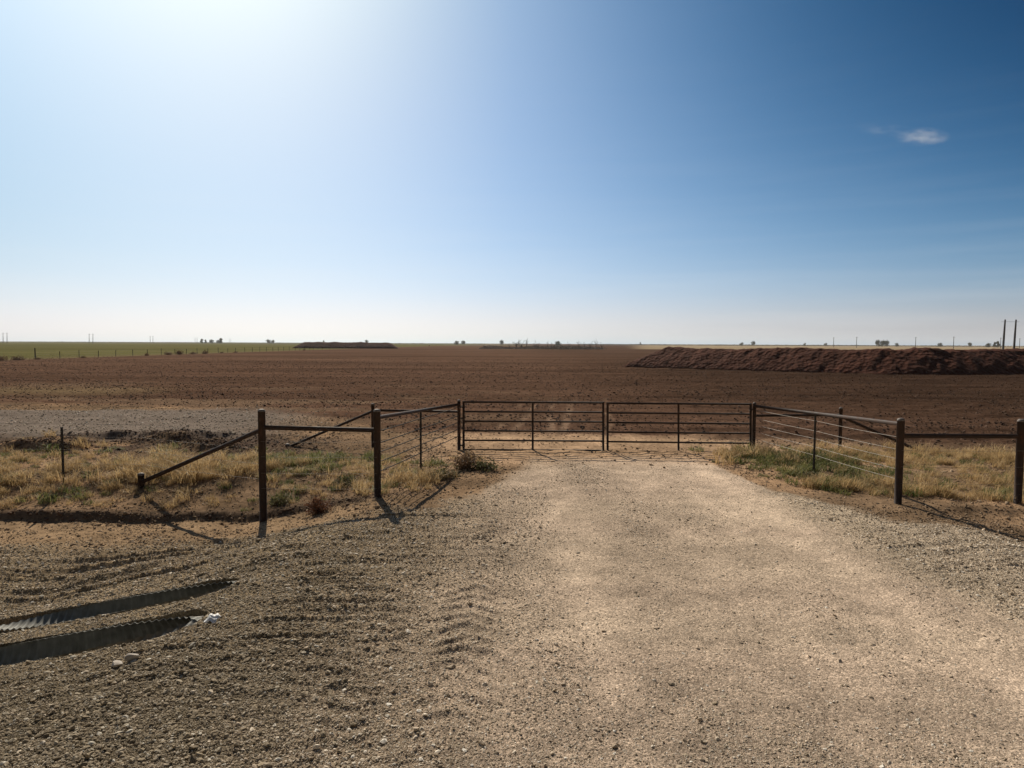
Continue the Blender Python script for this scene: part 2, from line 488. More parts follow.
M_white = simple_mat('white_scrap_plastic', (.72, .72, .72), (.85, .84, .83), 15, .5, .2)
M_rock = simple_mat('pale_limestone', (.32, .27, .22), (.55, .50, .44), 14, .9, .5)

# ------------------------------------------------------------------ ground sheet
def geo_steps(a, b, first, ratio):
    out = []; v = a; s = first
    while v < b:
        s *= ratio; v += s; out.append(v)
    return out

xs = list(np.arange(-4.6, 5.0, .026))
xs += list(np.arange(5.0, 10, .05)) + list(np.arange(-10, -4.6, .04)) + list(np.arange(10, 18, .1)) + list(np.arange(-18, -10, .09))
xs += list(np.arange(18, 46, .28)) + list(np.arange(-40, -18, .28))
xs += geo_steps(46, 9000, .3, 1.13) + [-v for v in geo_steps(40, 9000, .3, 1.13)]
xs += [-90, -86, -83, -80, -78, -76.5, -75.4, -74.8, -74.2, -73.6, -73, -72]
xs = np.unique(np.round(xs, 4))
xs = xs[np.concatenate([[True], np.diff(xs) > .008])]
ys = [2.4]
while ys[-1] < 27:
    ys.append(ys[-1] + min(.16, max(.02, .02 * (ys[-1] / 5.5) ** 1.5)))
ys += list(np.arange(ys[-1] + .17, 72, .19))
ys += geo_steps(ys[-1], 9500, .22, 1.075)
ys += [2.4 - v for v in geo_steps(0, 300, .02, 1.25)]
ys = np.unique(np.round(ys, 4))
nx, ny = len(xs), len(ys)
GX, GY = np.meshgrid(xs, ys)
GZ = height(GX, GY)
V = np.stack([GX, GY, GZ], -1).reshape(-1, 3)
COL = colour(GX, GY).reshape(-1, 3)
GRV = np.maximum(gravel_mask(GX, GY) * (1 - ss(20, 22, GY)), 0.6 * track_mask(GX, GY)).reshape(-1)
i0 = (np.arange(ny - 1)[:, None] * nx + np.arange(nx - 1)[None, :]).ravel()
Q = np.stack([i0, i0 + 1, i0 + nx + 1, i0 + nx], -1)
# vertex normals of the whole sheet, so that neighbouring pieces meet without a seam
dzx = np.gradient(GZ, xs, axis=1); dzy = np.gradient(GZ, ys, axis=0)
NRM = np.stack([-dzx, -dzy, np.ones_like(GZ)], -1)
NRM /= np.linalg.norm(NRM, axis=-1, keepdims=True)
NRM = NRM.reshape(-1, 3)
fx = .25 * (V[Q[:, 0], 0] + V[Q[:, 1], 0] + V[Q[:, 2], 0] + V[Q[:, 3], 0])
fy = .25 * (V[Q[:, 0], 1] + V[Q[:, 1], 1] + V[Q[:, 2], 1] + V[Q[:, 3], 1])
reg = np.zeros(len(Q), int)                       # 0 roadside ground
reg[gravel_mask(fx, fy) > .5] = 1
reg[field_mask(fx, fy) > .5] = 2
reg[track_mask(fx, fy) > .5] = 3
reg[green_mask(fx, fy) > .5] = 4
reg[stubble_mask(fx, fy) > .5] = 5
for k, name in enumerate(['roadside_ground', 'gravel_driveway', 'ploughed_field', 'gravel_track', 'green_field', 'stubble_field']):
    q = Q[reg == k]
    if not len(q): continue
    u, inv = np.unique(q.ravel(), return_inverse=True)
    me = np_mesh(name, V[u], inv.reshape(-1, 4))
    a = me.attributes.new('soil', 'FLOAT_COLOR', 'POINT')
    a.data.foreach_set('color', np.concatenate([COL[u], np.ones((len(u), 1))], 1).astype(np.float32).ravel())
    g = me.attributes.new('gravel', 'FLOAT', 'POINT'); g.data.foreach_set('value', GRV[u].astype(np.float32))
    me.normals_split_custom_set_from_vertices(NRM[u].astype(np.float32))
    tag(link(name, me, M_ground), kind='structure')

def hz(x, y):
    return float(height(np.array([x]), np.array([y]))[0])

# ------------------------------------------------------------------ scattered stuff
PROTO = {}
def proto_collection(name, objs):
    c = bpy.data.collections.new(name)
    for o in objs: c.objects.link(o)
    return c

def scatter(name, pts, rot, scl, idx, coll, mat):
    me = bpy.data.meshes.new(name)
    n = len(pts)
    me.vertices.add(n); me.vertices.foreach_set('co', pts.astype(np.float32).ravel())
    a = me.attributes.new('rot', 'FLOAT_VECTOR', 'POINT'); a.data.foreach_set('vector', rot.astype(np.float32).ravel())
    a = me.attributes.new('scl', 'FLOAT_VECTOR', 'POINT'); a.data.foreach_set('vector', scl.astype(np.float32).ravel())
    a = me.attributes.new('idx', 'INT', 'POINT'); a.data.foreach_set('value', idx.astype(np.int32))
    o = link(name, me, mat)
    ng = bpy.data.node_groups.new(name + '_scatter', 'GeometryNodeTree')
    ng.interface.new_socket('Geometry', in_out='INPUT', socket_type='NodeSocketGeometry')
    ng.interface.new_socket('Geometry', in_out='OUTPUT', socket_type='NodeSocketGeometry')
    gi = ng.nodes.new('NodeGroupInput'); go = ng.nodes.new('NodeGroupOutput')
    ci = ng.nodes.new('GeometryNodeCollectionInfo'); ci.inputs['Collection'].default_value = coll
    ci.inputs['Separate Children'].default_value = True; ci.inputs['Reset Children'].default_value = True
    ip = ng.nodes.new('GeometryNodeInstanceOnPoints'); ip.inputs['Pick Instance'].default_value = True
    def na(nm, t):
        k = ng.nodes.new('GeometryNodeInputNamedAttribute'); k.data_type = t; k.inputs['Name'].default_value = nm
        return k.outputs['Attribute']
    e2r = ng.nodes.new('FunctionNodeEulerToRotation')
    L = ng.links.new
    L(na('rot', 'FLOAT_VECTOR'), e2r.inputs[0])
    L(gi.outputs[0], ip.inputs['Points']); L(ci.outputs[0], ip.inputs['Instance'])
    L(na('idx', 'INT'), ip.inputs['Instance Index']); L(e2r.outputs[0], ip.inputs['Rotation']); L(na('scl', 'FLOAT_VECTOR'), ip.inputs['Scale'])
    L(ip.outputs[0], go.inputs[0])
    md = o.modifiers.new('scatter', 'NODES'); md.node_group = ng
    return o

def stone_protos(mat, n=7, sub=1, seed=0, flat=.65):
    rnd = random.Random(seed); out = []
    for k in range(n):
        bm = bmesh.new()
        bmesh.ops.create_icosphere(bm, subdivisions=sub, radius=.5)
        ax = (1, rnd.uniform(.6, .95), rnd.uniform(flat * .75, flat * 1.15))
        cuts = [(Vector((rnd.gauss(0, 1), rnd.gauss(0, 1), rnd.gauss(0, 1))).normalized(), rnd.uniform(.26, .42)) for _ in range(7)]
        for v in bm.verts:
            v.co += Vector((rnd.uniform(-.07, .07), rnd.uniform(-.07, .07), rnd.uniform(-.07, .07)))
            for d, h in cuts:
                e = v.co.dot(d) - h
                if e > 0: v.co -= d * e
            v.co = Vector((v.co.x * ax[0], v.co.y * ax[1], v.co.z * ax[2]))
        me = bpy.data.meshes.new('stone'); bm.to_mesh(me); bm.free(); me.materials.append(mat)
        out.append(bpy.data.objects.new('stone', me))
    return out

def stone_mat(name, stops):
    m, nt, b = new_mat(name)
    L = nt.links.new
    oi = N(nt, 'ShaderNodeObjectInfo')
    r = ramp(nt, stops)
    L(oi.outputs['Random'], r.inputs[0])
    tc = N(nt, 'ShaderNodeTexCoord'); no = N(nt, 'ShaderNodeTexNoise'); no.inputs['Scale'].default_value = 3; no.inputs['Detail'].default_value = 4
    L(tc.outputs['Object'], no.inputs['Vector'])
    r2 = ramp(nt, [(.3, .75), (.7, 1.2)]); L(no.outputs['Fac'], r2.inputs[0])
    mx = mixc(nt, 'MULTIPLY', 1); L(r.outputs[0], mx.inputs[6]); L(r2.outputs[0], mx.inputs[7])
    L(mx.outputs[2], b.inputs['Base Color'])
    b.inputs['Roughness'].default_value = .9; b.inputs['Specular IOR Level'].default_value = .15
    return m

M_stone = stone_mat('gravel_limestone', [(0, (.26, .205, .145)), (.2, (.42, .335, .24)), (.6, (.54, .435, .32)), (.85, (.70, .595, .465)), (1, (.84, .78, .68))])
M_tanclod = stone_mat('tan_soil_clods', [(0, (.17, .115, .07)), (.5, (.28, .195, .12)), (1, (.42, .31, .21))])
M_clod = stone_mat('soil_clods', [(0, (.055, .032, .022)), (.5, (.11, .066, .045)), (1, (.19, .12, .082))])

def frustum_points(n, y0, y1, margin=1.25, power=1.0, xlim=None):
    """random points on the strip of land in front of the gates, denser near the road"""
    u = RNG.random(n)
    k = 1 - power
    y = (y0 ** k + u * (y1 ** k - y0 ** k)) ** (1 / k) if abs(k) > 1e-6 else y0 * (y1 / y0) ** u
    x = (RNG.random(n) * 2 - 1) * (0.75 * margin * y + .6)
    return x, y

# gravel
x, y = frustum_points(1000000, 3.2, 17.4, 1.12, .6)
rm = rough_mask(x, y); g = gravel_mask(x, y)
patch = fbm(x * .75, y * .28, 301, 4)
ruts = np.clip(np.exp(-((x - 4.2) / .38) ** 2) + .8 * np.exp(-((x - .95) / .4) ** 2) + .5 * np.exp(-((x - 2.6) / .35) ** 2), 0, 1) * (1 - .8 * rm)
ridge = ridges(x, y)
dens = g * (1 - .6 * ruts) * (0.42 + .45 * rm + .9 * ss(.40, .70, patch) * (.7 + .3 * rm) + .5 * rm * ridge)
# lines of loose stones beside the wheel ruts
dens += g * (1 - rm) * .5 * (np.exp(-((x - 1.65) / .5) ** 2) + np.exp(-((x - 3.3) / .4) ** 2)) * ss(.35, .6, patch)
keep = (RNG.random(len(x)) < dens * .8) & ~culvert_zone(x, y)
x, y = x[keep], y[keep]
n = len(x)
size = np.exp(RNG.normal(math.log(.0102), .52, n)) * (1 + .9 * (RNG.random(n) < .05)) * (.8 + .45 * rough_mask(x, y)) * (.85 + .035 * y)
size = np.clip(size, .006, .07)
z = height(x, y) + size * (-.03 + .16 * np.maximum(rough_mask(x, y), ss(.42, .66, fbm(x * .75, y * .28, 301, 4))) * RNG.random(n))
pts = np.stack([x, y, z], -1)
rot = np.stack([RNG.normal(0, .35, n), RNG.normal(0, .35, n), RNG.random(n) * 6.283], -1)
scl = np.stack([size * RNG.uniform(.8, 1.35, n), size * RNG.uniform(.8, 1.2, n), size], -1)
M_greystone = stone_mat('grey_gravel_stones', [(0, (.145, .114, .075)), (.25, (.255, .203, .138)), (.7, (.37, .295, .20)), (.92, (.42, .36, .27)), (1, (.62, .57, .48))])
grey = (RNG.random(n) < .95 * (1 - ss(-2.6, -.2, x + .8 * (fbm(x * .7, y * .5, 331, 3) - .5))) * (.55 + .45 * (1 - ss(6, 10, y)))) | (RNG.random(n) < .06)
for nm_, sel, m_, sd, lb in (('gravel_stones', ~grey, M_stone, 3, 'loose pale limestone gravel spread over the driveway'),
                             ('grey_gravel', grey, M_greystone, 4, 'darker olive grey gravel on the slope left of the driveway')):
    tag(scatter(nm_, pts[sel], rot[sel], scl[sel], RNG.integers(0, 8, int(sel.sum())), proto_collection(nm_ + '_kinds', stone_protos(m_, 8, 1, sd, .58)), m_), lb, 'gravel', kind='stuff')

# soil clods: ploughed field, dark pushed soil and ditch bank
def clods(name, n0, y0, y1, power, densf, med, sig, grow, lo, hi, mat, seed, label, flat=.75):
    x, y = frustum_points(n0, y0, y1, 1.1, power)
    k = RNG.random(len(x)) < densf(x, y)
    x, y = x[k], y[k]; n = len(x)
    size = np.clip(np.exp(RNG.normal(math.log(med), sig, n)) * grow(y), lo, hi)
    pts = np.stack([x, y, height(x, y) + size * .05], -1)
    rot = np.stack([RNG.normal(0, .4, n), RNG.normal(0, .4, n), RNG.random(n) * 6.283], -1)
    scl = np.stack([size * RNG.uniform(.8, 1.6, n), size * RNG.uniform(.8, 1.2, n), size], -1)
    tag(scatter(name, pts, rot, scl, RNG.integers(0, 6, n), proto_collection(name + '_kinds', stone_protos(mat, 6, 1, seed, flat)), mat), label, 'soil', kind='stuff')
def dark_density(x, y):
    fm = field_mask(x, y) * (1 - track_mask(x, y)) * (1 - .8 * field_tracks(x, y)) * (.4 + .9 * ss(.35, .65, fbm(x * .12, y * .5, 321, 3))) * (1 - .75 * ss(60, 140, y))
    sm = ss(16.4, 17.2, y) * (1 - ss(19.2, 20.4, y)) * (1 - ss(-7.5, -4.0, x)) * ss(.35, .6, fbm(x * .5, y * .9, 107, 3))
    bk = np.exp(-((y - bank_y(x) - .02) / .14) ** 2) * ss(-1.5, -3, x) * .6
    return np.clip(fm * .5 + sm + bk, 0, 1)
clods('soil_clods', 340000, 12, 145, .95, dark_density, (.030), .55, lambda y: .7 + .022 * y, .012, .13, M_clod, 9, 'dark clods of turned soil over the ploughed field')
def tan_density(x, y):
    vm = (1 - gravel_mask(x, y)) * (1 - field_mask(x, y)) * (1 - track_mask(x, y))
    return np.clip(vm * (.35 + .65 * ss(.4, .65, fbm(x * .9, y * .9, 323, 3))) * (1 - .7 * ss(15, 16, y) * ss(-2, 0, x) * (1 - ss(5.5, 7, x))), 0, 1)
clods('dirt_crumbs', 240000, 8.5, 30, .6, tan_density, .018, .6, lambda y: .7 + .025 * y, .008, .11, M_tanclod, 10, 'crumbs of tan dirt and pebbles over the bare verges', .65)
def grey_density(x, y):
    return track_mask(x, y) * .35
clods('track_gravel', 60000, 19, 29, .6, grey_density, .04, .45, lambda y: 1, .02, .10, M_stone, 12, 'grey gravel strewn over the side track')

# grass tufts
def tuft(seed, n, h, spread, lean, w, mat):
    rnd = random.Random(seed)
    vs, fs = [], []
    for k in range(n):
        a = rnd.uniform(0, 6.283); r = spread * math.sqrt(rnd.random())
        bx, by = r * math.cos(a), r * math.sin(a)
        hh = h * rnd.uniform(.45, 1.0); d = rnd.uniform(0, 6.283); ln = lean * rnd.uniform(.2, 1.2)
        sx, sy = -math.sin(d) * w, math.cos(d) * w
        b = len(vs)
        for t, ww in ((0, 1), (.4, .85), (.75, .55), (1, .12)):
            ox = bx + math.cos(d) * ln * hh * t * t; oy = by + math.sin(d) * ln * hh * t * t
            zz = hh * (t - .3 * ln * t * t)
            vs += [(ox - sx * ww, oy - sy * ww, zz), (ox + sx * ww, oy + sy * ww, zz)]
        for j in range(3):
            fs.append((b + 2 * j, b + 2 * j + 1, b + 2 * j + 3, b + 2 * j + 2))
    me = bpy.data.meshes.new('tuft'); me.from_pydata(vs, [], fs); me.materials.append(mat)
    return bpy.data.objects.new('tuft', me)

dry = [tuft(k, 55, .26, .10, .9, .0035, M_dry) for k in range(4)] + [tuft(20 + k, 40, .14, .12, 1.2, .004, M_dry) for k in range(3)]
grn = [tuft(40 + k, 50, .15, .12, 1.0, .005, M_green) for k in range(4)] + [tuft(60 + k, 30, .09, .10, 1.3, .006, M_green) for k in range(2)]

def verge_points(n):
    x, y = frustum_points(n, 9.0, 30, 1.25, .3)
    return x, y
def grass_density(x, y):
    j = fbm(x * .45, y * .6, 401, 4)
    by = bank_y(x)
    left = ss(.1, .7, y - by) * (1 - ss(15.8, 18, y + .06 * (x + 6))) * (1 - ss(-2.2, -1.0, x - .28 * (y - 13.5)))
    right = ss(0, .7, y - np.interp(x, [4.6, 5.2, 6.2, 8, 14], [15.6, 13.8, 12.6, 12.0, 11.7])) * (1 - ss(16.7, 18.3, y + .08 * (x - 9))) * ss(4.3, 5.2, x)
    farl = .35 * ss(-13, -17, x) * ss(33, 36, y) * (1 - ss(40, 43, y))
    return left, right, j
x, y = verge_points(60000)
l, r, j = grass_density(x, y)
greenish = np.maximum(np.exp(-((x + 4.6) / 1.5) ** 2 - ((y - 16.2) / 1.3) ** 2), np.exp(-((x - 6.9) / 1.25) ** 2 - ((y - 15.4) / 2.0) ** 2) * 1.25)
greenish = np.clip(greenish + .25 * np.exp(-((x + 12) / 3) ** 2 - ((y - 17) / 1.2) ** 2), 0, 1)
clump = ss(.39, .63, j)
kd = RNG.random(len(x)) < (np.maximum(l, r) * (.07 + .85 * clump) * (1 - .75 * greenish)) * .60
bare_ = (1 - gravel_mask(x, y)) * (1 - field_mask(x, y)) * (1 - track_mask(x, y)) * (y > 13.2) * (y < 17) * (1 - ss(-2.5, -1, x) * (1 - ss(5, 6, x)))
kd |= RNG.random(len(x)) < bare_ * .03
kg = RNG.random(len(x)) < (np.maximum(l, r) * greenish * (.3 + .7 * clump) + .05 * np.maximum(l, r)) * .7
def grass_obj(name, k, protos, label, cat, s0):
    xx, yy = x[k], y[k]; n = len(xx)
    s = s0 * np.exp(RNG.normal(0, .3, n)) * (.65 + .8 * j[k])
    pts = np.stack([xx, yy, height(xx, yy) - .01], -1)
    rot = np.stack([RNG.normal(0, .12, n), RNG.normal(0, .12, n), RNG.random(n) * 6.283], -1)
    scl = np.stack([s * 1.2, s * 1.2, s], -1)
    tag(scatter(name, pts, rot, scl, RNG.integers(0, len(protos), n), proto_collection(name + '_kinds', protos), protos[0].data.materials[0]), label, cat, kind='stuff')
grass_obj('dry_grass', kd, dry, 'straw coloured dry grass on the verges behind the fences', 'grass', .82)
grass_obj('green_grass', kg, grn, 'short green grass and weeds beside the gate posts', 'grass', 1.0)

# ------------------------------------------------------------------ fences and gates
def cap_dome(bm, c, r):
    n = 14; prev = None
    prof = [(1.03, -.012), (1.03, .004), (.85, .022), (.45, .036)]
    for k, (f, h) in enumerate(prof):
        ring = [bm.verts.new(Vector(c) + Vector((f * r * math.cos(6.2832 * i / n), f * r * math.sin(6.2832 * i / n), h))) for i in range(n)]
        if prev:
            for i in range(n):
                q = bm.faces.new((prev[i], prev[(i + 1) % n], ring[(i + 1) % n], ring[i])); q.smooth = True
        prev = ring
    bm.faces.new(prev)

def local(root, p): return Vector(p) - root.location

def add_post(root, x, y, ztop, r, mat, cap=True, zb=None, name='post'):
    zg = hz(x, y) if zb is None else zb
    bm = bmesh.new()
    tube(bm, [local(root, (x, y, zg - .35)), local(root, (x, y, ztop))], r, 16)
    o = bm_obj(name, bm, mat, root)
    if cap:
        bm = bmesh.new(); cap_dome(bm, local(root, (x, y, ztop)), r)
        c = bm_obj('post_cap', bm, M_cap, o)
    return o

def add_bar(root, name, a, b, r, mat, n=12):
    bm = bmesh.new(); tube(bm, [local(root, a), local(root, b)], r, n)
    return bm_obj(name, bm, mat, root)

def add_wire(root, pts, r=.0028, sag=.012, mat=None):
    pl = []
    for a, b in zip(pts, pts[1:]):
        a = Vector(a); b = Vector(b)
        for t in (0, .25, .5, .75):
            p = a.lerp(b, t); p.z -= sag * 4 * t * (1 - t); pl.append(local(root, p))
    pl.append(local(root, pts[-1]))
    bm = bmesh.new(); tube(bm, pl, r, 6)
    return bm_obj('wire', bm, mat or M_wire, root)

def add_tpost(root, x, y, ztop, zb=None):
    """studded steel T section post"""
    zg = (hz(x, y) if zb is None else zb) - .3
    bm = bmesh.new()
    h = ztop - zg
    box(bm, local(root, (x, y, zg + h / 2)), (.045, .010, h))
    box(bm, local(root, (x, y + .024, zg + h / 2)), (.010, .036, h))
    k = zg + .4
    while k < ztop - .03:
        box(bm, local(root, (x, y - .008, k)), (.012, .008, .02)); k += .055
    return bm_obj('post', bm, M_tpost, root)

WZ = [1.17, .95, .78, .60, .42]
GYY = 17.7
A = at_y(459.0, 401.0, GYY)                 # left gate post
B = at_y(377.0, 411.0, 12.4)
Cc = at_y(261.5, 411.0, 12.4)
D = at_y(372.8, 404.5, 17.9)
E = at_y(754.6, 403.5, GYY)                 # right gate post
Fp = at_y(901.0, 420.0, 12.0)
Gp = at_y(1021.5, 421.0, 12.0)
Hp = at_y(841.0, 408.5, 17.9)

lf = thing('pipe_fence', (B.x, B.y, hz(B.x, B.y)), 'rusty pipe fence wing left of the gates with three tall posts and two slanted braces', 'fence')
add_post(lf, B.x, B.y, B.z, .064, M_pipe)
add_post(lf, Cc.x, Cc.y, Cc.z, .066, M_pipe)
add_post(lf, A.x, A.y, A.z, .043, M_pipe)
add_post(lf, D.x, D.y, D.z, .045, M_pipe)
tb = at_y(381, 417.5, 12.4); ta = at_y(459, 404.5, GYY)
add_bar(lf, 'top_rail', (B.x, B.y, tb.z), (A.x, A.y, ta.z), .037, M_pipe)
rz = at_y(320, 428.8, 12.4).z
add_bar(lf, 'rail', (Cc.x, Cc.y, rz + .02), (B.x, B.y, rz - .02), .042, M_pipe)
r2 = at_y(415, 410.8, 17.8).z
add_bar(lf, 'rail', (D.x, D.y, r2), (A.x, A.y, r2 - .01), .032, M_pipe)
S1 = at_y(141, 474.5, 13.9)
add_bar(lf, 'brace', at_y(260, 430, 12.42), at_y(142, 482, 13.9), .042, M_pipe)
add_post(lf, S1.x, S1.y, S1.z, .065, M_pipe, name='stub_post')
S2 = at_y(287.5, 444.8, 18.2)
add_bar(lf, 'brace', at_y(372, 411.5, 17.9), at_y(287.5, 447.5, 18.2), .034, M_pipe)
add_post(lf, S2.x, S2.y, S2.z, .06, M_pipe, name='stub_post')
t = (B.y - 14.75) / (B.y - A.y)
tx = B.x + (A.x - B.x) * t
add_tpost(lf, tx, 14.75, B.z * 0 + tb.z + (ta.z - tb.z) * t - .02)
for h in WZ:
    add_wire(lf, [(B.x + .02, B.y, h + .02), (tx, 14.72, h), (A.x, A.y, h - .03)], .0098, .008, M_shadewire)
for h in (1.0, .72, .42, .14):
    add_wire(lf, [(B.x, B.y - .066, h), (Cc.x, Cc.y - .068, h)], .0022)

rf = thing('pipe_fence', (Fp.x, Fp.y, hz(Fp.x, Fp.y)), 'rusty pipe fence wing right of the gates with pale wires over green grass', 'fence')
add_post(rf, Fp.x, Fp.y, Fp.z, .063, M_pipe)
add_post(rf, Gp.x, Gp.y, Gp.z, .063, M_pipe)
add_post(rf, E.x, E.y, E.z, .043, M_pipe)
add_post(rf, Hp.x, Hp.y, Hp.z, .045, M_pipe)
te = at_y(757, 406.0, GYY); tf = at_y(898, 424.0, 12.0)
add_bar(rf, 'top_rail', (E.x, E.y, te.z), (Fp.x, Fp.y, tf.z), .037, M_pipe)
rz = at_y(960, 436.0, 12.0).z
add_bar(rf, 'rail', (Fp.x, Fp.y, rz), (Gp.x + 1.9, Gp.y, rz), .04, M_pipe)
r3 = at_y(800, 415.5, 17.8).z
add_bar(rf, 'rail', (E.x, E.y, r3), (Hp.x, Hp.y, r3 + .01), .034, M_pipe)
S3 = at_y(924, 458, 17.9)
add_bar(rf, 'brace', at_y(842, 417, 17.9), (S3.x, S3.y, hz(S3.x, S3.y) - .05), .036, M_pipe)
t = (14.78 - E.y) / (Fp.y - E.y)
tx2 = E.x + (Fp.x - E.x) * t
add_tpost(rf, tx2, 14.78, te.z + (tf.z - te.z) * t - .02)
for h in WZ:
    add_wire(rf, [(E.x, E.y, h - .06), (tx2, 14.75, h - .02), (Fp.x, Fp.y, h)], .0042)
for h in (.95, .66, .36):
    add_wire(rf, [(Fp.x, Fp.y - .065, h), (Gp.x, Gp.y - .065, h), (Gp.x + 3, Gp.y - .065, h)], .0022)

# left wire fence running off from the brace
T = at_y(61.5, 427, 14.0)
wf = thing('wire_fence', (T.x, T.y, hz(T.x, T.y)), 'thin wire fence with a slim dark steel post in dry grass at the far left', 'fence')
add_tpost(wf, T.x, T.y, T.z)
add_tpost(wf, T.x - 3.9, T.y + .05, T.z)
for h in (1.12, .86, .58, .3):
    add_wire(wf, [(Cc.x - .08, Cc.y, h), (S1.x, S1.y - .02, h - .01), (T.x, T.y - .02, h), (T.x - 3.9, T.y + .03, h), (T.x - 8, T.y + .1, h)], .0022)

def gate(px0, px1, y_top0, y_bot0, y_top1, y_bot1, label, hinge_side, post):
    a0 = at_y(px0, y_top0, GYY); a1 = at_y(px0, y_bot0, GYY)
    b0 = at_y(px1, y_top1, GYY); b1 = at_y(px1, y_bot1, GYY)
    root = thing('pipe_gate', (a1.x if hinge_side < 0 else b1.x, GYY, hz(a1.x, GYY)), label, 'gate', 'pair of gate leaves across the driveway')
    r = .026
    for (p, q) in ((a0, a1), (b0, b1)):
        bm = bmesh.new(); tube(bm, [local(root, p) + Vector((0, 0, r)), local(root, q) - Vector((0, 0, r))], .030, 12)
        bm_obj('end_upright', bm, M_gate, root)
    for k in range(6):
        f = k / 5
        p = a0.lerp(a1, f); q = b0.lerp(b1, f)
        add_bar(root, 'bar', p, q, r if k in (0, 5) else .0235, M_gate)
    m0 = a0.lerp(b0, .495); m1 = a1.lerp(b1, .495)
    add_bar(root, 'middle_upright', m0 + Vector((0, -.012, 0)), m1 + Vector((0, -.012, 0)), .027, M_gate)
    g0, g1 = (a0, a1) if hinge_side < 0 else (b0, b1)
    for f in (.10, .905):
        p = g0.lerp(g1, f)
        bm = bmesh.new()
        tube(bm, [local(root, (p.x, GYY, p.z - .045)), local(root, (p.x, GYY, p.z + .045))], .036, 12)
        box(bm, local(root, ((p.x + post.x) / 2, GYY, p.z)), (abs(p.x - post.x), .05, .035))
        bm_obj('hinge', bm, M_gate, root)
    return root
gate(463.6, 603.2, 402.0, 449.8, 402.8, 450.6, 'left leaf of the dark pipe gates, six bars, hung on the left gate post', -1, A)
gate(607.6, 750.6, 403.2, 451.2, 404.2, 453.0, 'right leaf of the dark pipe gates, six bars, hung beside the green grass', 1, E)

# ------------------------------------------------------------------ culverts
def culvert(yc, xr, PIPE_R, label):
    zc = float(pad(np.array([xr]), np.array([yc]))[0]) - PIPE_R - .02
    root = thing('culvert_pipe', (xr - PIPE_LEN / 2, yc, zc), label, 'culvert pipe')
    step = .0085
    rows = []
    xa = xr - PIPE_LEN
    nx_ = int((PIPE_LEN + 1.4) / step)
    NA = 30
    vi, vo = [], []
    for i in range(nx_):
        x_ = xa + i * step
        cut = float(pad(np.array([x_]), np.array([yc]))[0]) + .0 - zc
        c = max(-.97, min(1, cut / PIPE_R))
        if x_ > xr: c = 1
        phi = math.acos(-c) if c < 1 else math.pi          # half angle from the bottom
        for k in range(NA + 1):
            a = -phi + 2 * phi * k / NA
            rr = PIPE_R + .0105 * math.sin(2 * math.pi * (x_ + .03 * a) / .086)
            vi.append((x_ - root.location.x, rr * math.sin(a), -rr * math.cos(a)))
            ro = rr + .008
            vo.append((x_ - root.location.x, ro * math.sin(a), -ro * math.cos(a)))
    nv = len(vi); W = NA + 1
    fs = []
    for i in range(nx_ - 1):
        for k in range(NA):
            q = (i * W + k, i * W + k + 1, (i + 1) * W + k + 1, (i + 1) * W + k)
            fs.append(q); fs.append(tuple(nv + v for v in q[::-1]))
        for k in (0, NA):
            q = (i * W + k, (i + 1) * W + k, nv + (i + 1) * W + k, nv + i * W + k)
            fs.append(q if k else q[::-1])
    me = np_mesh('barrel', np.array(vi + vo), np.array(fs))
    o = link('barrel', me, M_culvert, root)
    bm = bmesh.new(); 
    bmesh.ops.create_circle(bm, cap_ends=True, radius=PIPE_R + .01, segments=32, matrix=Matrix.Translation((PIPE_LEN / 2 + 1.38, 0, 0)) @ Matrix.Rotation(math.pi / 2, 4, 'Y'))
    bm_obj('inner_end', bm, M_culvert, root)
    # bright cut rim at the crown of the mitred end
    bm = bmesh.new()
    pts = []
    for k in range(13):
        a = math.pi - .75 + 1.5 * k / 12
        zz = -(PIPE_R + .002) * math.cos(a)
        xx = xr - (PIPE_R - zz) * (3.1 / .6) * .95 - xr + PIPE_LEN / 2
        pts.append((xx, (PIPE_R + .004) * math.sin(a), zz + .012))
    tube(bm, pts, .011, 6)
    bm_obj('cut_rim', bm, M_wire, root)
    return root
culvert(PIPES[0][0], PIPES[0][1], PIPES[0][3], 'corrugated steel culvert pipe cut open on the slope, the farther and narrower of two')
culvert(PIPES[1][0], PIPES[1][1], PIPES[1][3], 'corrugated steel culvert pipe cut open on the slope, nearest the bottom left corner')

def rock(name, px, py, zz, size, mat, label, cat, seed, group=None):
    p = on_z(px, py, zz)
    for _ in range(6): p = on_z(px, py, float(pad(np.array([p.x]), np.array([p.y]))[0]))
    rnd = random.Random(seed)
    bm = bmesh.new(); bmesh.ops.create_icosphere(bm, subdivisions=3, radius=.5)
    cuts = [(Vector((rnd.gauss(0, 1), rnd.gauss(0, 1), rnd.gauss(0, 1))).normalized(), rnd.uniform(.25, .4)) for _ in range(10)]
    for v in bm.verts:
        for d, h in cuts:
            e = v.co.dot(d) - h
            if e > 0: v.co -= d * e * .92
        v.co = Vector((v.co.x * size[0], v.co.y * size[1], v.co.z * size[2]))
    o = bm_obj(name, bm, mat)
    o.location = (p.x, p.y, hz(p.x, p.y) + size[2] * .38); o.rotation_euler = (rnd.uniform(-.2, .2), rnd.uniform(-.2, .2), rnd.uniform(0, 6))
    return tag(o, label, cat, group)
rock('limestone_rock', 132, 662, -.3, (.12, .10, .08), M_rock, 'pale pinkish rock just below the nearer culvert opening, upper of two', 'rock', 1)
rock('limestone_rock', 116, 667, -.3, (.16, .11, .06), M_rock, 'flat pale rock just below the nearer culvert opening, lower of two', 'rock', 2)

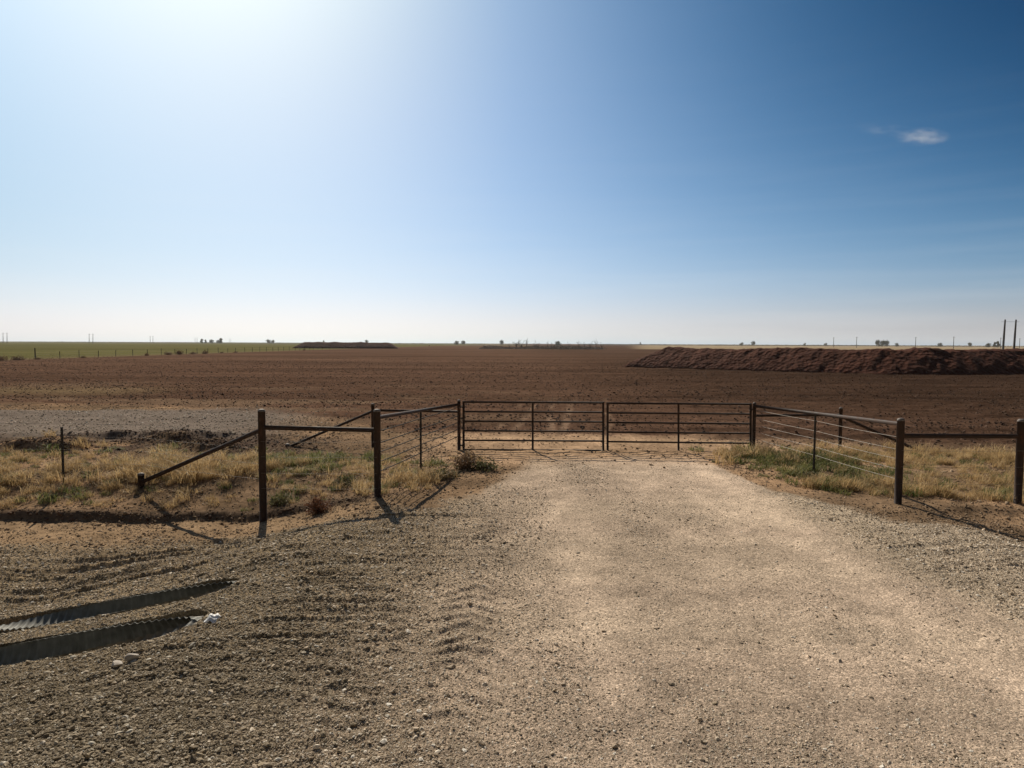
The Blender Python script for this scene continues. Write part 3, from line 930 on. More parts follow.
# crumpled white scrap
def scrap(px, py, s, label, seed):
    p = on_z(px, py, -.05); z0 = hz(p.x, p.y); p = on_z(px, py, z0)
    bm = bmesh.new(); bmesh.ops.create_grid(bm, x_segments=14, y_segments=10, size=.5)
    rnd = random.Random(seed)
    for v in bm.verts:
        u, w = v.co.x, v.co.y
        hgt = .30 * (1 - (2 * u) ** 2) * (1 - .5 * (2 * w) ** 2) + .10 * math.sin(9 * u + 5 * w + seed) + .06 * math.sin(17 * w - 8 * u)
        v.co = Vector((u * s[0] * 1.0, w * s[1], max(0, hgt) * s[2] + .25 * s[1] * (w + .5)))
    r_ = bmesh.ops.solidify(bm, geom=bm.faces[:], thickness=.004)
    o = bm_obj('litter', bm, M_white, smooth=True)
    o.location = (p.x, p.y, hz(p.x, p.y) + .005); o.rotation_euler.z = rnd.uniform(-.4, .4)
    tag(o, label, 'litter')
scrap(212, 622, (.13, .12, .12), 'crumpled white scrap on the gravel right of the nearer culvert opening', 3)

# ------------------------------------------------------------------ shrubs
def twig_ball(seed, n, rx, rz, r0, mat, leaf=None, nleaf=0):
    """open ball of curving twigs; returns a mesh"""
    rnd = random.Random(seed)
    bm = bmesh.new()
    tips = []
    for k in range(n):
        a = rnd.uniform(0, 6.283); el = math.asin(rnd.uniform(.05, 1))
        L_ = rnd.uniform(.6, 1.0)
        p = Vector((rnd.gauss(0, .06) * rx, rnd.gauss(0, .06) * rx, 0))
        d = Vector((math.cos(a) * math.cos(el) * rx, math.sin(a) * math.cos(el) * rx, math.sin(el) * rz)) * L_
        bend = Vector((rnd.gauss(0, .15) * rx, rnd.gauss(0, .15) * rx, rnd.gauss(0, .1) * rz))
        pts = [p, p + d * .4 + bend, p + d]
        tube(bm, pts, [r0, r0 * .7, r0 * .3], 3, False)
        for q in range(3):
            b = p + d * rnd.uniform(.4, .9) + bend * .6
            e = b + Vector((rnd.gauss(0, .22) * rx, rnd.gauss(0, .22) * rx, abs(rnd.gauss(0, .22)) * rz))
            if e.z < 0: e.z = .01
            tube(bm, [b, e], [r0 * .5, r0 * .25], 3, False)
            tips.append(e)
    me = bpy.data.meshes.new('twigs'); bm.to_mesh(me); bm.free(); me.materials.append(mat)
    lm = None
    if leaf:
        vs, fs = [], []
        for k in range(nleaf):
            c = rnd.choice(tips) + Vector((rnd.gauss(0, .08) * rx, rnd.gauss(0, .08) * rx, rnd.gauss(0, .06) * rz))
            c.z = max(.01, c.z)
            s = rnd.uniform(.5, 1.2) * leaf_size(rx)
            u = Vector((rnd.gauss(0, 1), rnd.gauss(0, 1), rnd.gauss(0, 1))).normalized()
            w = u.cross(Vector((rnd.gauss(0, 1), rnd.gauss(0, 1), rnd.gauss(0, 1)))).normalized()
            b = len(vs); vs += [c - u * s, c + w * s * .5, c + u * s, c - w * s * .5]; fs.append((b, b + 1, b + 2, b + 3))
        lm = bpy.data.meshes.new('leaves'); lm.from_pydata(vs, [], fs); lm.materials.append(leaf)
    return me, lm
def leaf_size(rx): return .028 * max(1, rx / .3)

def shrub(name, px, py, rx, rz, mat, label, cat, seed, leaf=None, n=90, nleaf=0, zz=0.0, group=None, r0=.004):
    p = on_z(px, py, zz)
    me, lm = twig_ball(seed, n, rx, rz, r0, mat, leaf, nleaf)
    z0 = hz(p.x, p.y)
    o = thing(name, (p.x, p.y, z0 - .02), label, cat, group)
    link('twigs', me, None, o)
    if lm: link('leaves', lm, None, o)
    return o
shrub('tumbleweed', 319, 497, .27, .34, M_redtwig, 'rounded reddish dry tumbleweed behind the two tall posts on the left', 'tumbleweed', 11, M_redtwig, 150, 500)
shrub('tumbleweed', 466, 470, .34, .42, M_twig, 'brown dry bushy weed at the foot of the left gate post', 'weed', 12, M_twig, 170, 500)
shrub('weed_bush', 484, 471, .34, .26, M_twig, 'low dark weed beside the driveway just inside the left gate', 'weed', 13, M_weed, 80, 600)
shrub('weed_bush', 442, 478, .30, .22, M_twig, 'low grey green weed by the left wing wires', 'weed', 14, M_weed, 80, 400)
shrub('weed_bush', 280, 488, .26, .20, M_twig, 'dark green weed just right of the second tall post', 'weed', 15, M_weed, 80, 500)
shrub('weed_bush', 345, 480, .30, .22, M_twig, 'straw green weed just left of the corner post', 'weed', 16, M_weed, 80, 420)
shrub('weed_bush', 815, 480, .30, .16, M_twig, 'dark low weed at the foot of the right wing steel post', 'weed', 17, M_weed, 70, 500)
shrub('weed_bush', 848, 481, .33, .16, M_twig, 'dark low weed under the right wing wires beside the steel post', 'weed', 18, M_weed, 70, 420)

# ------------------------------------------------------------------ earth banks
def bank_mat(name, a, b_, c):
    m, nt, b = new_mat(name)
    L = nt.links.new
    geo = N(nt, 'ShaderNodeNewGeometry')
    n1 = N(nt, 'ShaderNodeTexNoise'); n1.inputs['Scale'].default_value = .8; n1.inputs['Detail'].default_value = 8; n1.inputs['Roughness'].default_value = .75
    n2 = N(nt, 'ShaderNodeTexVoronoi'); n2.inputs['Scale'].default_value = 2.5
    L(geo.outputs['Position'], n1.inputs['Vector']); L(geo.outputs['Position'], n2.inputs['Vector'])
    r = ramp(nt, [(.3, a), (.55, b_), (.78, c)]); L(n1.outputs['Fac'], r.inputs[0]); L(r.outputs[0], b.inputs['Base Color'])
    b.inputs['Roughness'].default_value = .95; b.inputs['Specular IOR Level'].default_value = .1
    bp = N(nt, 'ShaderNodeBump'); bp.inputs['Strength'].default_value = .6; bp.inputs['Distance'].default_value = .25
    ad = N(nt, 'ShaderNodeMath', operation='ADD'); L(n1.outputs['Fac'], ad.inputs[0]); L(n2.outputs['Distance'], ad.inputs[1])
    L(ad.outputs[0], bp.inputs['Height']); L(bp.outputs[0], b.inputs['Normal'])
    return m
M_berm = bank_mat('red_brown_spoil', (.046, .014, .007), (.074, .023, .012), (.14, .054, .031))

def bank(name, path, width, top, res, seed, mat, label, cat, rough=.35, endl=6, endr=6):
    """ridge of dumped earth along a path of ground points"""
    P = np.array(path, float)
    seg = np.linalg.norm(np.diff(P, axis=0), axis=1); s = np.concatenate([[0], np.cumsum(seg)])
    nu = int(s[-1] / res); nv = int(width / res)
    U = np.linspace(0, s[-1], nu)
    px = np.interp(U, s, P[:, 0]); py = np.interp(U, s, P[:, 1])
    kw = max(1, int(9 / res)); ker = np.hanning(kw + 2)[1:-1]; ker /= ker.sum()
    px = np.convolve(np.pad(px, kw, 'reflect', reflect_type='odd'), ker, 'same')[kw:-kw]; py = np.convolve(np.pad(py, kw, 'reflect', reflect_type='odd'), ker, 'same')[kw:-kw]
    tx_ = np.gradient(px); ty_ = np.gradient(py); l = np.hypot(tx_, ty_); nxv, nyv = -ty_ / l, tx_ / l
    W = np.linspace(0, 1, nv)
    UU, WW = np.meshgrid(U, W, indexing='ij')
    X = px[:, None] + nxv[:, None] * WW * width; Y = py[:, None] + nyv[:, None] * WW * width
    prof = np.clip(np.minimum(WW / .36, (1 - WW) / .36), 0, 1)
    prof = prof ** .85
    e = np.clip(UU / endl, 0, 1) * np.clip((s[-1] - UU) / endr, 0, 1)
    e = np.clip(e, 0, 1) ** .8
    hgt = top * (.92 + .16 * fbm(UU * .12, WW * 2, seed, 3))
    Z = hgt * np.minimum(prof, np.maximum(e, 0)) 
    gul = fbm(UU * .55, WW * 2.2, seed + 7, 4) - .5
    edge = np.clip(np.minimum(prof, e) * 4, 0, 1)
    Z = Z + edge * (rough * 1.5 * gul + rough * (fbm(X * 1.6, Y * 1.6, seed + 3, 4) - .5))
    Z = np.where(np.minimum(prof, e) <= 0, -.25, Z - .06)
    Vv = np.stack([X, Y, Z], -1)
    c = np.array([px[len(px) // 2], py[len(px) // 2], 0])
    Vv = (Vv - c).reshape(-1, 3)
    i = (np.arange(nu - 1)[:, None] * nv + np.arange(nv - 1)[None, :]).ravel()
    q = np.stack([i, i + nv, i + nv + 1, i + 1], -1)
    me = np_mesh(name, Vv, q)
    o = link(name, me, mat); o.location = c
    return tag(o, label, cat)
pb = [on_z(622, 367.5), on_z(690, 369.5), on_z(760, 371.5), on_z(830, 373.5), on_z(900, 375.5), on_z(975, 376), on_z(1040, 375)]
path = [(p.x, p.y) for p in pb] + [(pb[-1].x + 35, pb[-1].y + 9)]
bank('earth_bank', path, 10, 2.4, .2, 501, M_berm, 'long rough bank of red brown earth on the right of the ploughed field', 'earth bank', .33, 4, 12)
fb = [at_y(292, 348.8, 330), at_y(345, 348.8, 332), at_y(399, 348.8, 335)]
bank('earth_bank', [(p.x, p.y) for p in fb], 14, 3.0, .7, 509, M_berm, 'low flat topped dark earth bank far off on the green field', 'earth bank', .35, 5, 5)

# clods that rolled to the toe of the bank
# ------------------------------------------------------------------ far wire fence and row of weeds along the green field
fx0 = -74.6
ff = thing('wire_fence', (fx0, 107, 0), 'distant wire fence of small posts along the edge of the green field', 'fence')
yy = 107.0; k = 0
wy = []
while yy < 330:
    bm = bmesh.new()
    hh = 1.75 if k == 0 else random.uniform(1.15, 1.45)
    rr = .085 if k == 0 else .05
    jx = random.uniform(-.15, .15)
    tube(bm, [(jx, yy - 107, -.3), (jx + random.uniform(-.06, .06), yy - 107, hh)], rr, 6)
    bm_obj('post', bm, M_polewood, ff)
    wy.append(yy); yy += 5.6 * random.uniform(.93, 1.07); k += 1
for h in (1.1, .75, .4):
    add_wire(ff, [(fx0, w, h) for w in wy], .006, .02)

specs = [(4, 366, 1.3, .9), (14, 365.5, 1.1, .8), (38, 365, .6, .45), (76, 364, .55, .45),
         (146, 360.5, .6, .7), (172, 360, 1.3, .8), (182, 359.7, 1.1, 1.15), (190, 359.5, 1.0, .7), (199, 359.2, .85, 1.0), (224, 358, .6, .5), (236, 357.5, .7, .55),
         (303, 354.5, .8, .6), (384, 350.8, 1.0, .9), (448, 350.2, 1.3, 1.0)]
nm = ['at the very left end', 'second from the left end', 'under the tall corner post', 'alone right of the corner post',
      'left of the dark clump', 'first in the dark clump', 'tallest in the dark clump', 'third in the dark clump', 'last in the dark clump', 'just right of the dark clump', 'farther right of the dark clump',
      'below the left end of the far bank', 'below the right end of the far bank', 'where the green field narrows out']
protos = [twig_ball(70 + k, 60, 1.0, 1.0, .02, M_redtwig, M_twig, 260)[0:2] for k in range(3)]
for k, ((px, py, w, h), where) in enumerate(zip(specs, nm)):
    yb = min(600.0, 73.4 * F / (CX - px)) + random.uniform(-1.5, 1.5)
    p = Vector((-73.4 + random.uniform(-.5, .8), yb, 0))
    o = thing('tumbleweed', (p.x, p.y, -.05), 'brown dry bush along the green field fence, ' + where, 'bush', 'dry bushes along the field edge')
    me, lm = protos[k % 3]
    link('twigs', me, None, o); link('leaves', lm, None, o)
    o.scale = (w, w, h); o.rotation_euler.z = random.uniform(0, 6)

# ------------------------------------------------------------------ trees on the horizon
def leafy_tree(seed, h, w):
    rnd = random.Random(seed)
    bm = bmesh.new()
    tube(bm, [(0, 0, -.3), (.1, 0, h * .2), (.0, .1, h * .55)], [h * .035, h * .026, h * .012], 7)
    cs = []
    for k in range(13):
        a = rnd.uniform(0, 6.28); rr = rnd.uniform(.1, .62) * w / 2
        c = Vector((rr * math.cos(a), rr * math.sin(a), h * rnd.uniform(.18, .82)))
        cs.append((c, rnd.uniform(.24, .38) * w / 1.5))
        tube(bm, [(0, 0, h * rnd.uniform(.18, .4)), c], [h * .014, h * .004], 5)
    trunk = bpy.data.meshes.new('trunk'); bm.to_mesh(trunk); bm.free(); trunk.materials.append(M_bark)
    vs, fs = [], []
    for c, r in cs:
        for q in range(90):
            d = Vector((rnd.gauss(0, 1), rnd.gauss(0, 1), rnd.gauss(0, .8))).normalized() * r * rnd.uniform(.4, 1.1)
            p = c + d; s = h * .05 * rnd.uniform(.6, 1.4)
            u = Vector((rnd.gauss(0, 1), rnd.gauss(0, 1), rnd.gauss(0, 1))).normalized()
            v = u.cross(Vector((rnd.gauss(0, 1), rnd.gauss(0, 1), rnd.gauss(0, 1)))).normalized()
            b = len(vs); vs += [p - u * s, p + v * s * .7, p + u * s, p - v * s * .7]; fs.append((b, b + 1, b + 2, b + 3))
    crown = bpy.data.meshes.new('crown'); crown.from_pydata(vs, [], fs); crown.materials.append(M_crown)
    return trunk, crown
tree_p = [leafy_tree(5, 8, 6), leafy_tree(6, 8, 11), leafy_tree(9, 8, 11)]
def horizon_y(px): return 343.4 + (px - 512) * math.tan(ROLL)
TREES = [  # px, height px, dist, proto, xscale, label
    (201.5, 3.2, 1400, 0, 1, 'leftmost small dark tree of the row standing beyond the green field'),
    (205.5, 2.6, 1400, 0, .9, 'second small dark tree of the row standing beyond the green field'),
    (211.8, 2.4, 1400, 1, 1, 'low round tree in the middle of the row beyond the green field'),
    (217.6, 2.0, 1400, 1, .8, 'short tree just left of the tallest tree beyond the green field'),
    (221.0, 4.0, 1400, 0, 1.1, 'tallest tree at the right end of the row beyond the green field'),
    (269.0, 2.6, 1500, 1, 1.2, 'lone dark tree left of the far flat topped bank'),
    (272.5, 2.2, 1500, 1, .9, 'small tree touching the lone dark tree left of the far bank'),
    (323.5, 2.2, 1700, 0, .8, 'tiny tree showing above the middle of the far flat topped bank'),
    (367.0, 2.6, 1500, 1, .9, 'small tree showing above the right end of the far flat topped bank'),
    (456.5, 2.4, 1300, 2, 1.3, 'wide low tree on the horizon above the end of the green field'),
    (463.0, 2.4, 1300, 1, 1, 'round low tree right of the wide one above the green field end'),
    (501.5, 3.0, 1200, 1, .8, 'small dark tree at the left end of the bare grey brush'),
    (558.0, 2.6, 900, 2, 1.3, 'wide dark tree in the middle of the bare grey brush'),
    (640.5, 2.0, 1500, 0, .6, 'tiny tree on the horizon above the left end of the red bank'),
    (741.5, 2.0, 1500, 2, 1.2, 'low wide tree on the horizon left of the dark round one'),
    (753.0, 3.0, 1500, 1, .8, 'dark round tree on the horizon above the middle of the red bank'),
    (804.5, 1.8, 1600, 2, .9, 'small dark bush like tree on the pale horizon above the bank'),
    (825.5, 1.8, 1600, 2, 1.1, 'low tree on the horizon just left of the first thin pole'),
    (878.5, 4.6, 1200, 1, .75, 'leftmost tree of the tight dark clump above the bank'),
    (882.5, 4.2, 1200, 1, .8, 'middle tree of the tight dark clump above the bank'),
    (886.8, 4.2, 1200, 1, .75, 'rightmost tree of the tight dark clump above the bank'),
    (897.0, 2.2, 1300, 2, 1, 'low tree right of the tight dark clump above the bank'),
    (940.0, 2.4, 1300, 2, 1.2, 'low wide tree between the two thin poles on the right'),
    (970.0, 2.6, 1300, 1, 1, 'small tree right of the tall thin pole on the right'),
    (988.0, 2.4, 1100, 2, 1.2, 'wide low tree left of the two big poles'),
    (994.8, 3.6, 1000, 0, .9, 'small dark tree just left of the big twin poles'),
    (998.0, 4.4, 1000, 0, .8, 'taller dark tree close to the left one of the big poles'),
]
for px, hp, Y, pr, xs_, label in TREES:
    hgt = hp * Y / F * 1.15
    p = at_y(px, horizon_y(px), Y)
    o = thing('tree', (p.x, Y, hz(p.x, Y)), label, 'tree', 'trees along the horizon')
    tr_, cr_ = tree_p[pr]
    link('trunk', tr_, None, o); link('crown', cr_, None, o)
    hgt += max(0, CAM_H - hz(p.x, Y)) * .9
    s = hgt / 8
    o.scale = (s * xs_, s * xs_, s); o.rotation_euler.z = random.uniform(0, 6)

# bare dead trees in the middle distance
def bare_tree(seed, h):
    rnd = random.Random(seed)
    bt, bb = bmesh.new(), bmesh.new()
    top = Vector((rnd.uniform(-.1, .1) * h, rnd.uniform(-.1, .1) * h, h * .5))
    tube(bt, [(0, 0, -.3), top * .5 + Vector((.03 * h, 0, 0)), top], [h * .05, h * .036, h * .02], 6)
    def br(p, d, l, r, n):
        e = p + d * l
        tube(bb, [p, (p + e) / 2 + Vector((rnd.gauss(0, .05), rnd.gauss(0, .05), .03)) * l, e], [r, r * .7, r * .45], 4, False)
        if n:
            for k in range(rnd.choice((2, 3))):
                nd = (d + Vector((rnd.gauss(0, .45), rnd.gauss(0, .45), rnd.uniform(-.05, .45)))).normalized()
                br(e, nd, l * rnd.uniform(.55, .8), r * .5, n - 1)
    for k in range(6):
        f = rnd.uniform(.3, 1)
        a = rnd.uniform(0, 6.28)
        br(top * f, Vector((math.cos(a) * .75, math.sin(a) * .75, rnd.uniform(.5, 1.2))).normalized(), h * .24, h * .02, 2)
    t_ = bpy.data.meshes.new('trunk'); bt.to_mesh(t_); bt.free(); t_.materials.append(M_bare)
    b_ = bpy.data.meshes.new('branches'); bb.to_mesh(b_); bb.free(); b_.materials.append(M_bare)
    return t_, b_
bare_p = [bare_tree(3, 4), bare_tree(4, 4), bare_tree(8, 4)]
BARE = [(509.5, 4, 1), (517, 9, 1.2), (521, 7, 1.4), (526.5, 9, .7), (535, 5, .9), (537.5, 7, 1), (547.5, 6, .6), (551.5, 6, .7), (569, 5, .8), (579, 7, .8), (584.5, 7, .7), (590.5, 6, .9), (596, 9, .6), (601.5, 7, .7)]
ordn = ['first', 'second', 'third', 'fourth', 'fifth', 'sixth', 'seventh', 'eighth', 'ninth', 'tenth', 'eleventh', 'twelfth', 'thirteenth', 'fourteenth']
for k, (px, hp, w) in enumerate(BARE):
    Y = 330 + (k * 37 % 60)
    p = at_y(px, 345, Y)
    o = thing('bare_tree', (p.x, Y, hz(p.x, Y)), ordn[k] + ' leafless grey tree from the left in the bare row at mid horizon', 'tree', 'bare trees at mid horizon')
    t_, b_ = bare_p[k % 3]
    link('trunk', t_, None, o); link('branches', b_, None, o)
    s = (hp + 2.5) * Y / F / 4
    o.scale = (s * w, s * w, s); o.rotation_euler.z = random.uniform(0, 6)

# grey brush under the bare trees: a mass nobody could count
def brush(name, px0, px1, Y, depth, hmax, n, mat, label, seed):
    rnd = random.Random(seed)
    x0 = at_y(px0, 345, Y).x; x1 = at_y(px1, 345, Y).x
    vs, fs = [], []
    for k in range(n):
        x_ = rnd.uniform(x0, x1); y_ = Y + rnd.uniform(0, depth)
        dn = float(vn(np.array([x_ * .08]), np.array([y_ * .02]), seed)[0])
        h = hmax * (.25 + .75 * dn) * rnd.uniform(.4, 1)
        z0 = 0
        for q in range(5):
            c = Vector((x_ + rnd.gauss(0, h * .5), y_ + rnd.gauss(0, h * .5), z0 + h * rnd.uniform(.05, .8)))
            s = h * rnd.uniform(.12, .28)
            u = Vector((rnd.gauss(0, 1), rnd.gauss(0, 1), rnd.gauss(0, 1.4))).normalized()
            v = u.cross(Vector((rnd.gauss(0, 1), rnd.gauss(0, 1), rnd.gauss(0, 1)))).normalized()
            b = len(vs); vs += [c - u * s, c + v * s * .6, c + u * s, c - v * s * .6]; fs.append((b, b + 1, b + 2, b + 3))
    me = bpy.data.meshes.new(name); me.from_pydata(vs, [], fs)
    o = link(name, me, mat)
    tag(o, label, 'brush', kind='stuff')
M_brush = leaf_mat('grey_brush', (.13, .105, .085), (.23, .185, .145), .15)
M_farscrub = leaf_mat('far_scrub', (.05, .05, .03), (.10, .09, .055), .1)
brush('bare_brush', 479, 606, 330, 70, 2.3, 5000, M_brush, 'low grey leafless brush under the bare trees', 601)
brush('far_scrub', 590, 1060, 1500, 350, 4.2, 9000, M_farscrub, 'thin dark line of scrub along the right horizon', 603)
brush('far_scrub', -30, 480, 1900, 400, 4.0, 9000, M_farscrub, 'thin dark line of scrub along the left horizon', 605)

# ------------------------------------------------------------------ power poles
def bm_mesh(name, bm, mat):
    me = bpy.data.meshes.new(name); bm.to_mesh(me); bm.free(); me.materials.append(mat); return me
def make_hframe(name, h, gap, r, arm=True):
    pm = []
    for s in (-1, 1):
        bm = bmesh.new(); tube(bm, [(s * gap / 2, 0, -.5), (s * gap / 2 + .03 * h * .5, 0, h * .5), (s * gap / 2 + .03 * h, 0, h)], [r, r * .85, r * .6], 10)
        pm.append(bm_mesh('pole', bm, M_polewood))
    bm = bmesh.new(); box(bm, (.03 * h * .93, 0, h * .93), (gap * 1.7, .07, .09))
    am = bm_mesh('crossarm', bm, M_polewood)
    return pm, am
def place_hframe(pm, am, px, ybase, Y, sc, label, rot=0):
    p = at_y(px, ybase, Y)
    o = thing('power_pole', (p.x, Y, hz(p.x, Y)), label, 'power pole', 'power poles on the horizon')
    for m_ in pm: link('pole', m_, None, o)
    link('crossarm', am, None, o)
    o.scale = (sc, sc, sc); o.rotation_euler.z = rot
    return o
pm, am = make_hframe('hframe', 14.0, 4.9, .50)
place_hframe(pm, am, 1008.5, 346, 370, 1.2, 'big pair of dark power poles standing at the right edge beyond the bank')
pm, am = make_hframe('hframe', 14.0, 5.2, .40)
for px, Y, lab in ((5, 900, 'twin power pole at the far left edge above the green field'), (91, 950, 'second twin power pole from the left above the green field'),
                   (151.5, 1300, 'third twin power pole from the left, smaller, above the green field'), (196, 1750, 'fourth twin power pole from the left, over the small row of trees'),
                   (230, 2200, 'faint twin power pole right of the small row of trees')):
    place_hframe(pm, am, px, horizon_y(px), Y, 1, lab)
bm = bmesh.new(); tube(bm, [(0, 0, -.5), (0, 0, 11)], [.3, .2], 8); sp_m = bm_mesh('pole', bm, M_polewood)
bm = bmesh.new(); box(bm, (0, 0, 10.3), (2.4, .14, .16)); sa_m = bm_mesh('crossarm', bm, M_polewood)
for px, hp, lab in ((833.5, 8, 'first thin power pole from the left above the red bank'), (856.5, 9, 'thin power pole just left of the tight dark tree clump'),
                    (915.5, 9, 'thin power pole right of the tight dark tree clump'), (953.5, 10, 'tallest thin power pole between the tree clump and the big poles'),
                    (1000.5, 9, 'thin power pole just left of the big twin poles'), (1019.5, 8, 'thin power pole just right of the big twin poles')):
    Y = 11 * F / (hp + 2)
    p = at_y(px, 346, Y)
    o = thing('power_pole', (p.x, Y, hz(p.x, Y)), lab, 'power pole', 'power poles on the horizon')
    link('pole', sp_m, None, o); link('crossarm', sa_m, None, o)

# ------------------------------------------------------------------ cloud
def cloud():
    Y = 3000
    c = at_y(906, 134, Y)
    bm = bmesh.new()
    bmesh.ops.create_icosphere(bm, subdivisions=4, radius=1)
    o = bm_obj('cloud', bm, None, smooth=True)
    o.location = c; o.scale = (235, 120, 50); o.rotation_euler = (0, R(8), 0)
    m = bpy.data.materials.new('cloud_vapour'); m.use_nodes = True; nt = m.node_tree; L = nt.links.new
    nt.nodes.remove(nt.nodes['Principled BSDF'])
    pv = N(nt, 'ShaderNodeVolumePrincipled'); pv.inputs['Color'].default_value = (1, 1, 1, 1); pv.inputs['Anisotropy'].default_value = .4
    tc = N(nt, 'ShaderNodeTexCoord')
    no = N(nt, 'ShaderNodeTexNoise'); no.inputs['Scale'].default_value = 1.6; no.inputs['Detail'].default_value = 7; no.inputs['Roughness'].default_value = .62
    mp = N(nt, 'ShaderNodeMapping'); mp.inputs['Scale'].default_value = (1.5, 1, .9); mp.inputs['Location'].default_value = (1.3, .4, 2.1)
    L(tc.outputs['Object'], mp.inputs[0]); L(mp.outputs[0], no.inputs['Vector'])
    ln = N(nt, 'ShaderNodeVectorMath', operation='LENGTH'); 
    sh = N(nt, 'ShaderNodeVectorMath', operation='SUBTRACT'); sh.inputs[1].default_value = (.28, 0, -.05)
    scv = N(nt, 'ShaderNodeVectorMath', operation='MULTIPLY'); scv.inputs[1].default_value = (2.3, 1.3, 2.2)
    L(tc.outputs['Object'], sh.inputs[0]); L(sh.outputs[0], scv.inputs[0]); L(scv.outputs[0], ln.inputs[0])
    fall = N(nt, 'ShaderNodeMapRange'); fall.inputs['From Min'].default_value = 0; fall.inputs['From Max'].default_value = 1.15; fall.inputs['To Min'].default_value = 1; fall.inputs['To Max'].default_value = 0
    L(ln.outputs['Value'], fall.inputs['Value'])
    sh2 = N(nt, 'ShaderNodeVectorMath', operation='SUBTRACT'); sh2.inputs[1].default_value = (-.22, 0, .02)
    sc2 = N(nt, 'ShaderNodeVectorMath', operation='MULTIPLY'); sc2.inputs[1].default_value = (1.3, 1.3, 3.2)
    ln2 = N(nt, 'ShaderNodeVectorMath', operation='LENGTH'); L(tc.outputs['Object'], sh2.inputs[0]); L(sh2.outputs[0], sc2.inputs[0]); L(sc2.outputs[0], ln2.inputs[0])
    f2 = N(nt, 'ShaderNodeMapRange'); f2.inputs['From Max'].default_value = 1.0; f2.inputs['To Min'].default_value = .32; f2.inputs['To Max'].default_value = 0
    L(ln2.outputs['Value'], f2.inputs['Value'])
    mxf = N(nt, 'ShaderNodeMath', operation='MAXIMUM'); L(fall.outputs[0], mxf.inputs[0]); L(f2.outputs[0], mxf.inputs[1]); fall = mxf
    nr = ramp(nt, [(.44, 0), (.66, 1)]); L(no.outputs['Fac'], nr.inputs[0])
    m1 = N(nt, 'ShaderNodeMath', operation='MULTIPLY'); L(fall.outputs[0], m1.inputs[0]); L(nr.outputs[0], m1.inputs[1])
    m2 = N(nt, 'ShaderNodeMath', operation='MULTIPLY'); L(m1.outputs[0], m2.inputs[0]); m2.inputs[1].default_value = .010
    L(m2.outputs[0], pv.inputs['Density'])
    L(pv.outputs[0], nt.nodes['Material Output'].inputs['Volume'])
    o.data.materials.append(m)
    tag(o, 'small thin white wisp of cloud alone in the deep blue sky', 'cloud')
cloud()

# ------------------------------------------------------------------ haze
bm = bmesh.new(); box(bm, (0, 1200, 14), (5200, 3600, 34))
hm = bpy.data.materials.new('air_haze'); hm.use_nodes = True; hn = hm.node_tree
hn.nodes.remove(hn.nodes['Principled BSDF'])
hv = N(hn, 'ShaderNodeVolumePrincipled'); hv.inputs['Color'].default_value = (.92, .95, 1, 1); hv.inputs['Density'].default_value = .00008; hv.inputs['Anisotropy'].default_value = .3
hn.links.new(hv.outputs[0], hn.nodes['Material Output'].inputs['Volume'])
tag(bm_obj('haze', bm, hm), kind='stuff')

# ------------------------------------------------------------------ light, sky, camera
sc = bpy.context.scene
SUN_AZ, SUN_EL = -19.0, 36.0
w = bpy.data.worlds.new('World'); sc.world = w; w.use_nodes = True
nt = w.node_tree; bg = nt.nodes['Background']
sky = nt.nodes.new('ShaderNodeTexSky'); sky.sky_type = 'NISHITA'; sky.sun_disc = False
sky.sun_elevation = R(SUN_EL); sky.sun_rotation = R(SUN_AZ)
sky.altitude = 800; sky.air_density = 1.0; sky.dust_density = 1.2; sky.ozone_density = 1.5
# regional tone of the sky: pale haze low down and round the sun, deep blue away from it in the front half
L = nt.links.new
tcw = N(nt, 'ShaderNodeTexCoord'); sep = N(nt, 'ShaderNodeSeparateXYZ'); L(tcw.outputs['Generated'], sep.inputs[0])
def mth(op, a, b=None, c=None):
    n = N(nt, 'ShaderNodeMath', operation=op)
    for i, v in enumerate((a, b, c)):
        if v is None: continue
        if isinstance(v, (int, float)): n.inputs[i].default_value = v
        else: L(v, n.inputs[i])
    return n.outputs[0]
Z_ = mth('MINIMUM', mth('MAXIMUM', sep.outputs['Z'], 0.0), 0.5)
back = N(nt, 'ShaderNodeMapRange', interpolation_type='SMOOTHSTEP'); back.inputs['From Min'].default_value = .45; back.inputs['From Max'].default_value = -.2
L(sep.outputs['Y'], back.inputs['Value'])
X_ = mth('ADD', mth('MULTIPLY', sep.outputs['X'], mth('SUBTRACT', 1.0, back.outputs[0])), mth('MULTIPLY', back.outputs[0], .5))   # unseen sky behind the camera leans to the darker tone to cut fill
H_ = mth('EXPONENT', mth('MULTIPLY', Z_, -1 / .07))
dotn = N(nt, 'ShaderNodeVectorMath', operation='DOT_PRODUCT'); L(tcw.outputs['Generated'], dotn.inputs[0])
dotn.inputs[1].default_value = (math.sin(R(SUN_AZ)) * math.cos(R(SUN_EL)), math.cos(R(SUN_AZ)) * math.cos(R(SUN_EL)), math.sin(R(SUN_EL)))
GL = mth('EXPONENT', mth('MULTIPLY', mth('SUBTRACT', dotn.outputs['Value'], 1.0), 20.0))
H2 = mth('EXPONENT', mth('MULTIPLY', Z_, -50.0))
feats = [None, X_, Z_, mth('MULTIPLY', X_, X_), mth('MULTIPLY', X_, Z_), H_, mth('MULTIPLY', H_, X_), GL, H2, mth('MULTIPLY', H2, X_), mth('MULTIPLY', mth('MAXIMUM', mth('MULTIPLY', X_, -1.0), 0.0), Z_), mth('MULTIPLY', mth('MULTIPLY', X_, X_), Z_)]
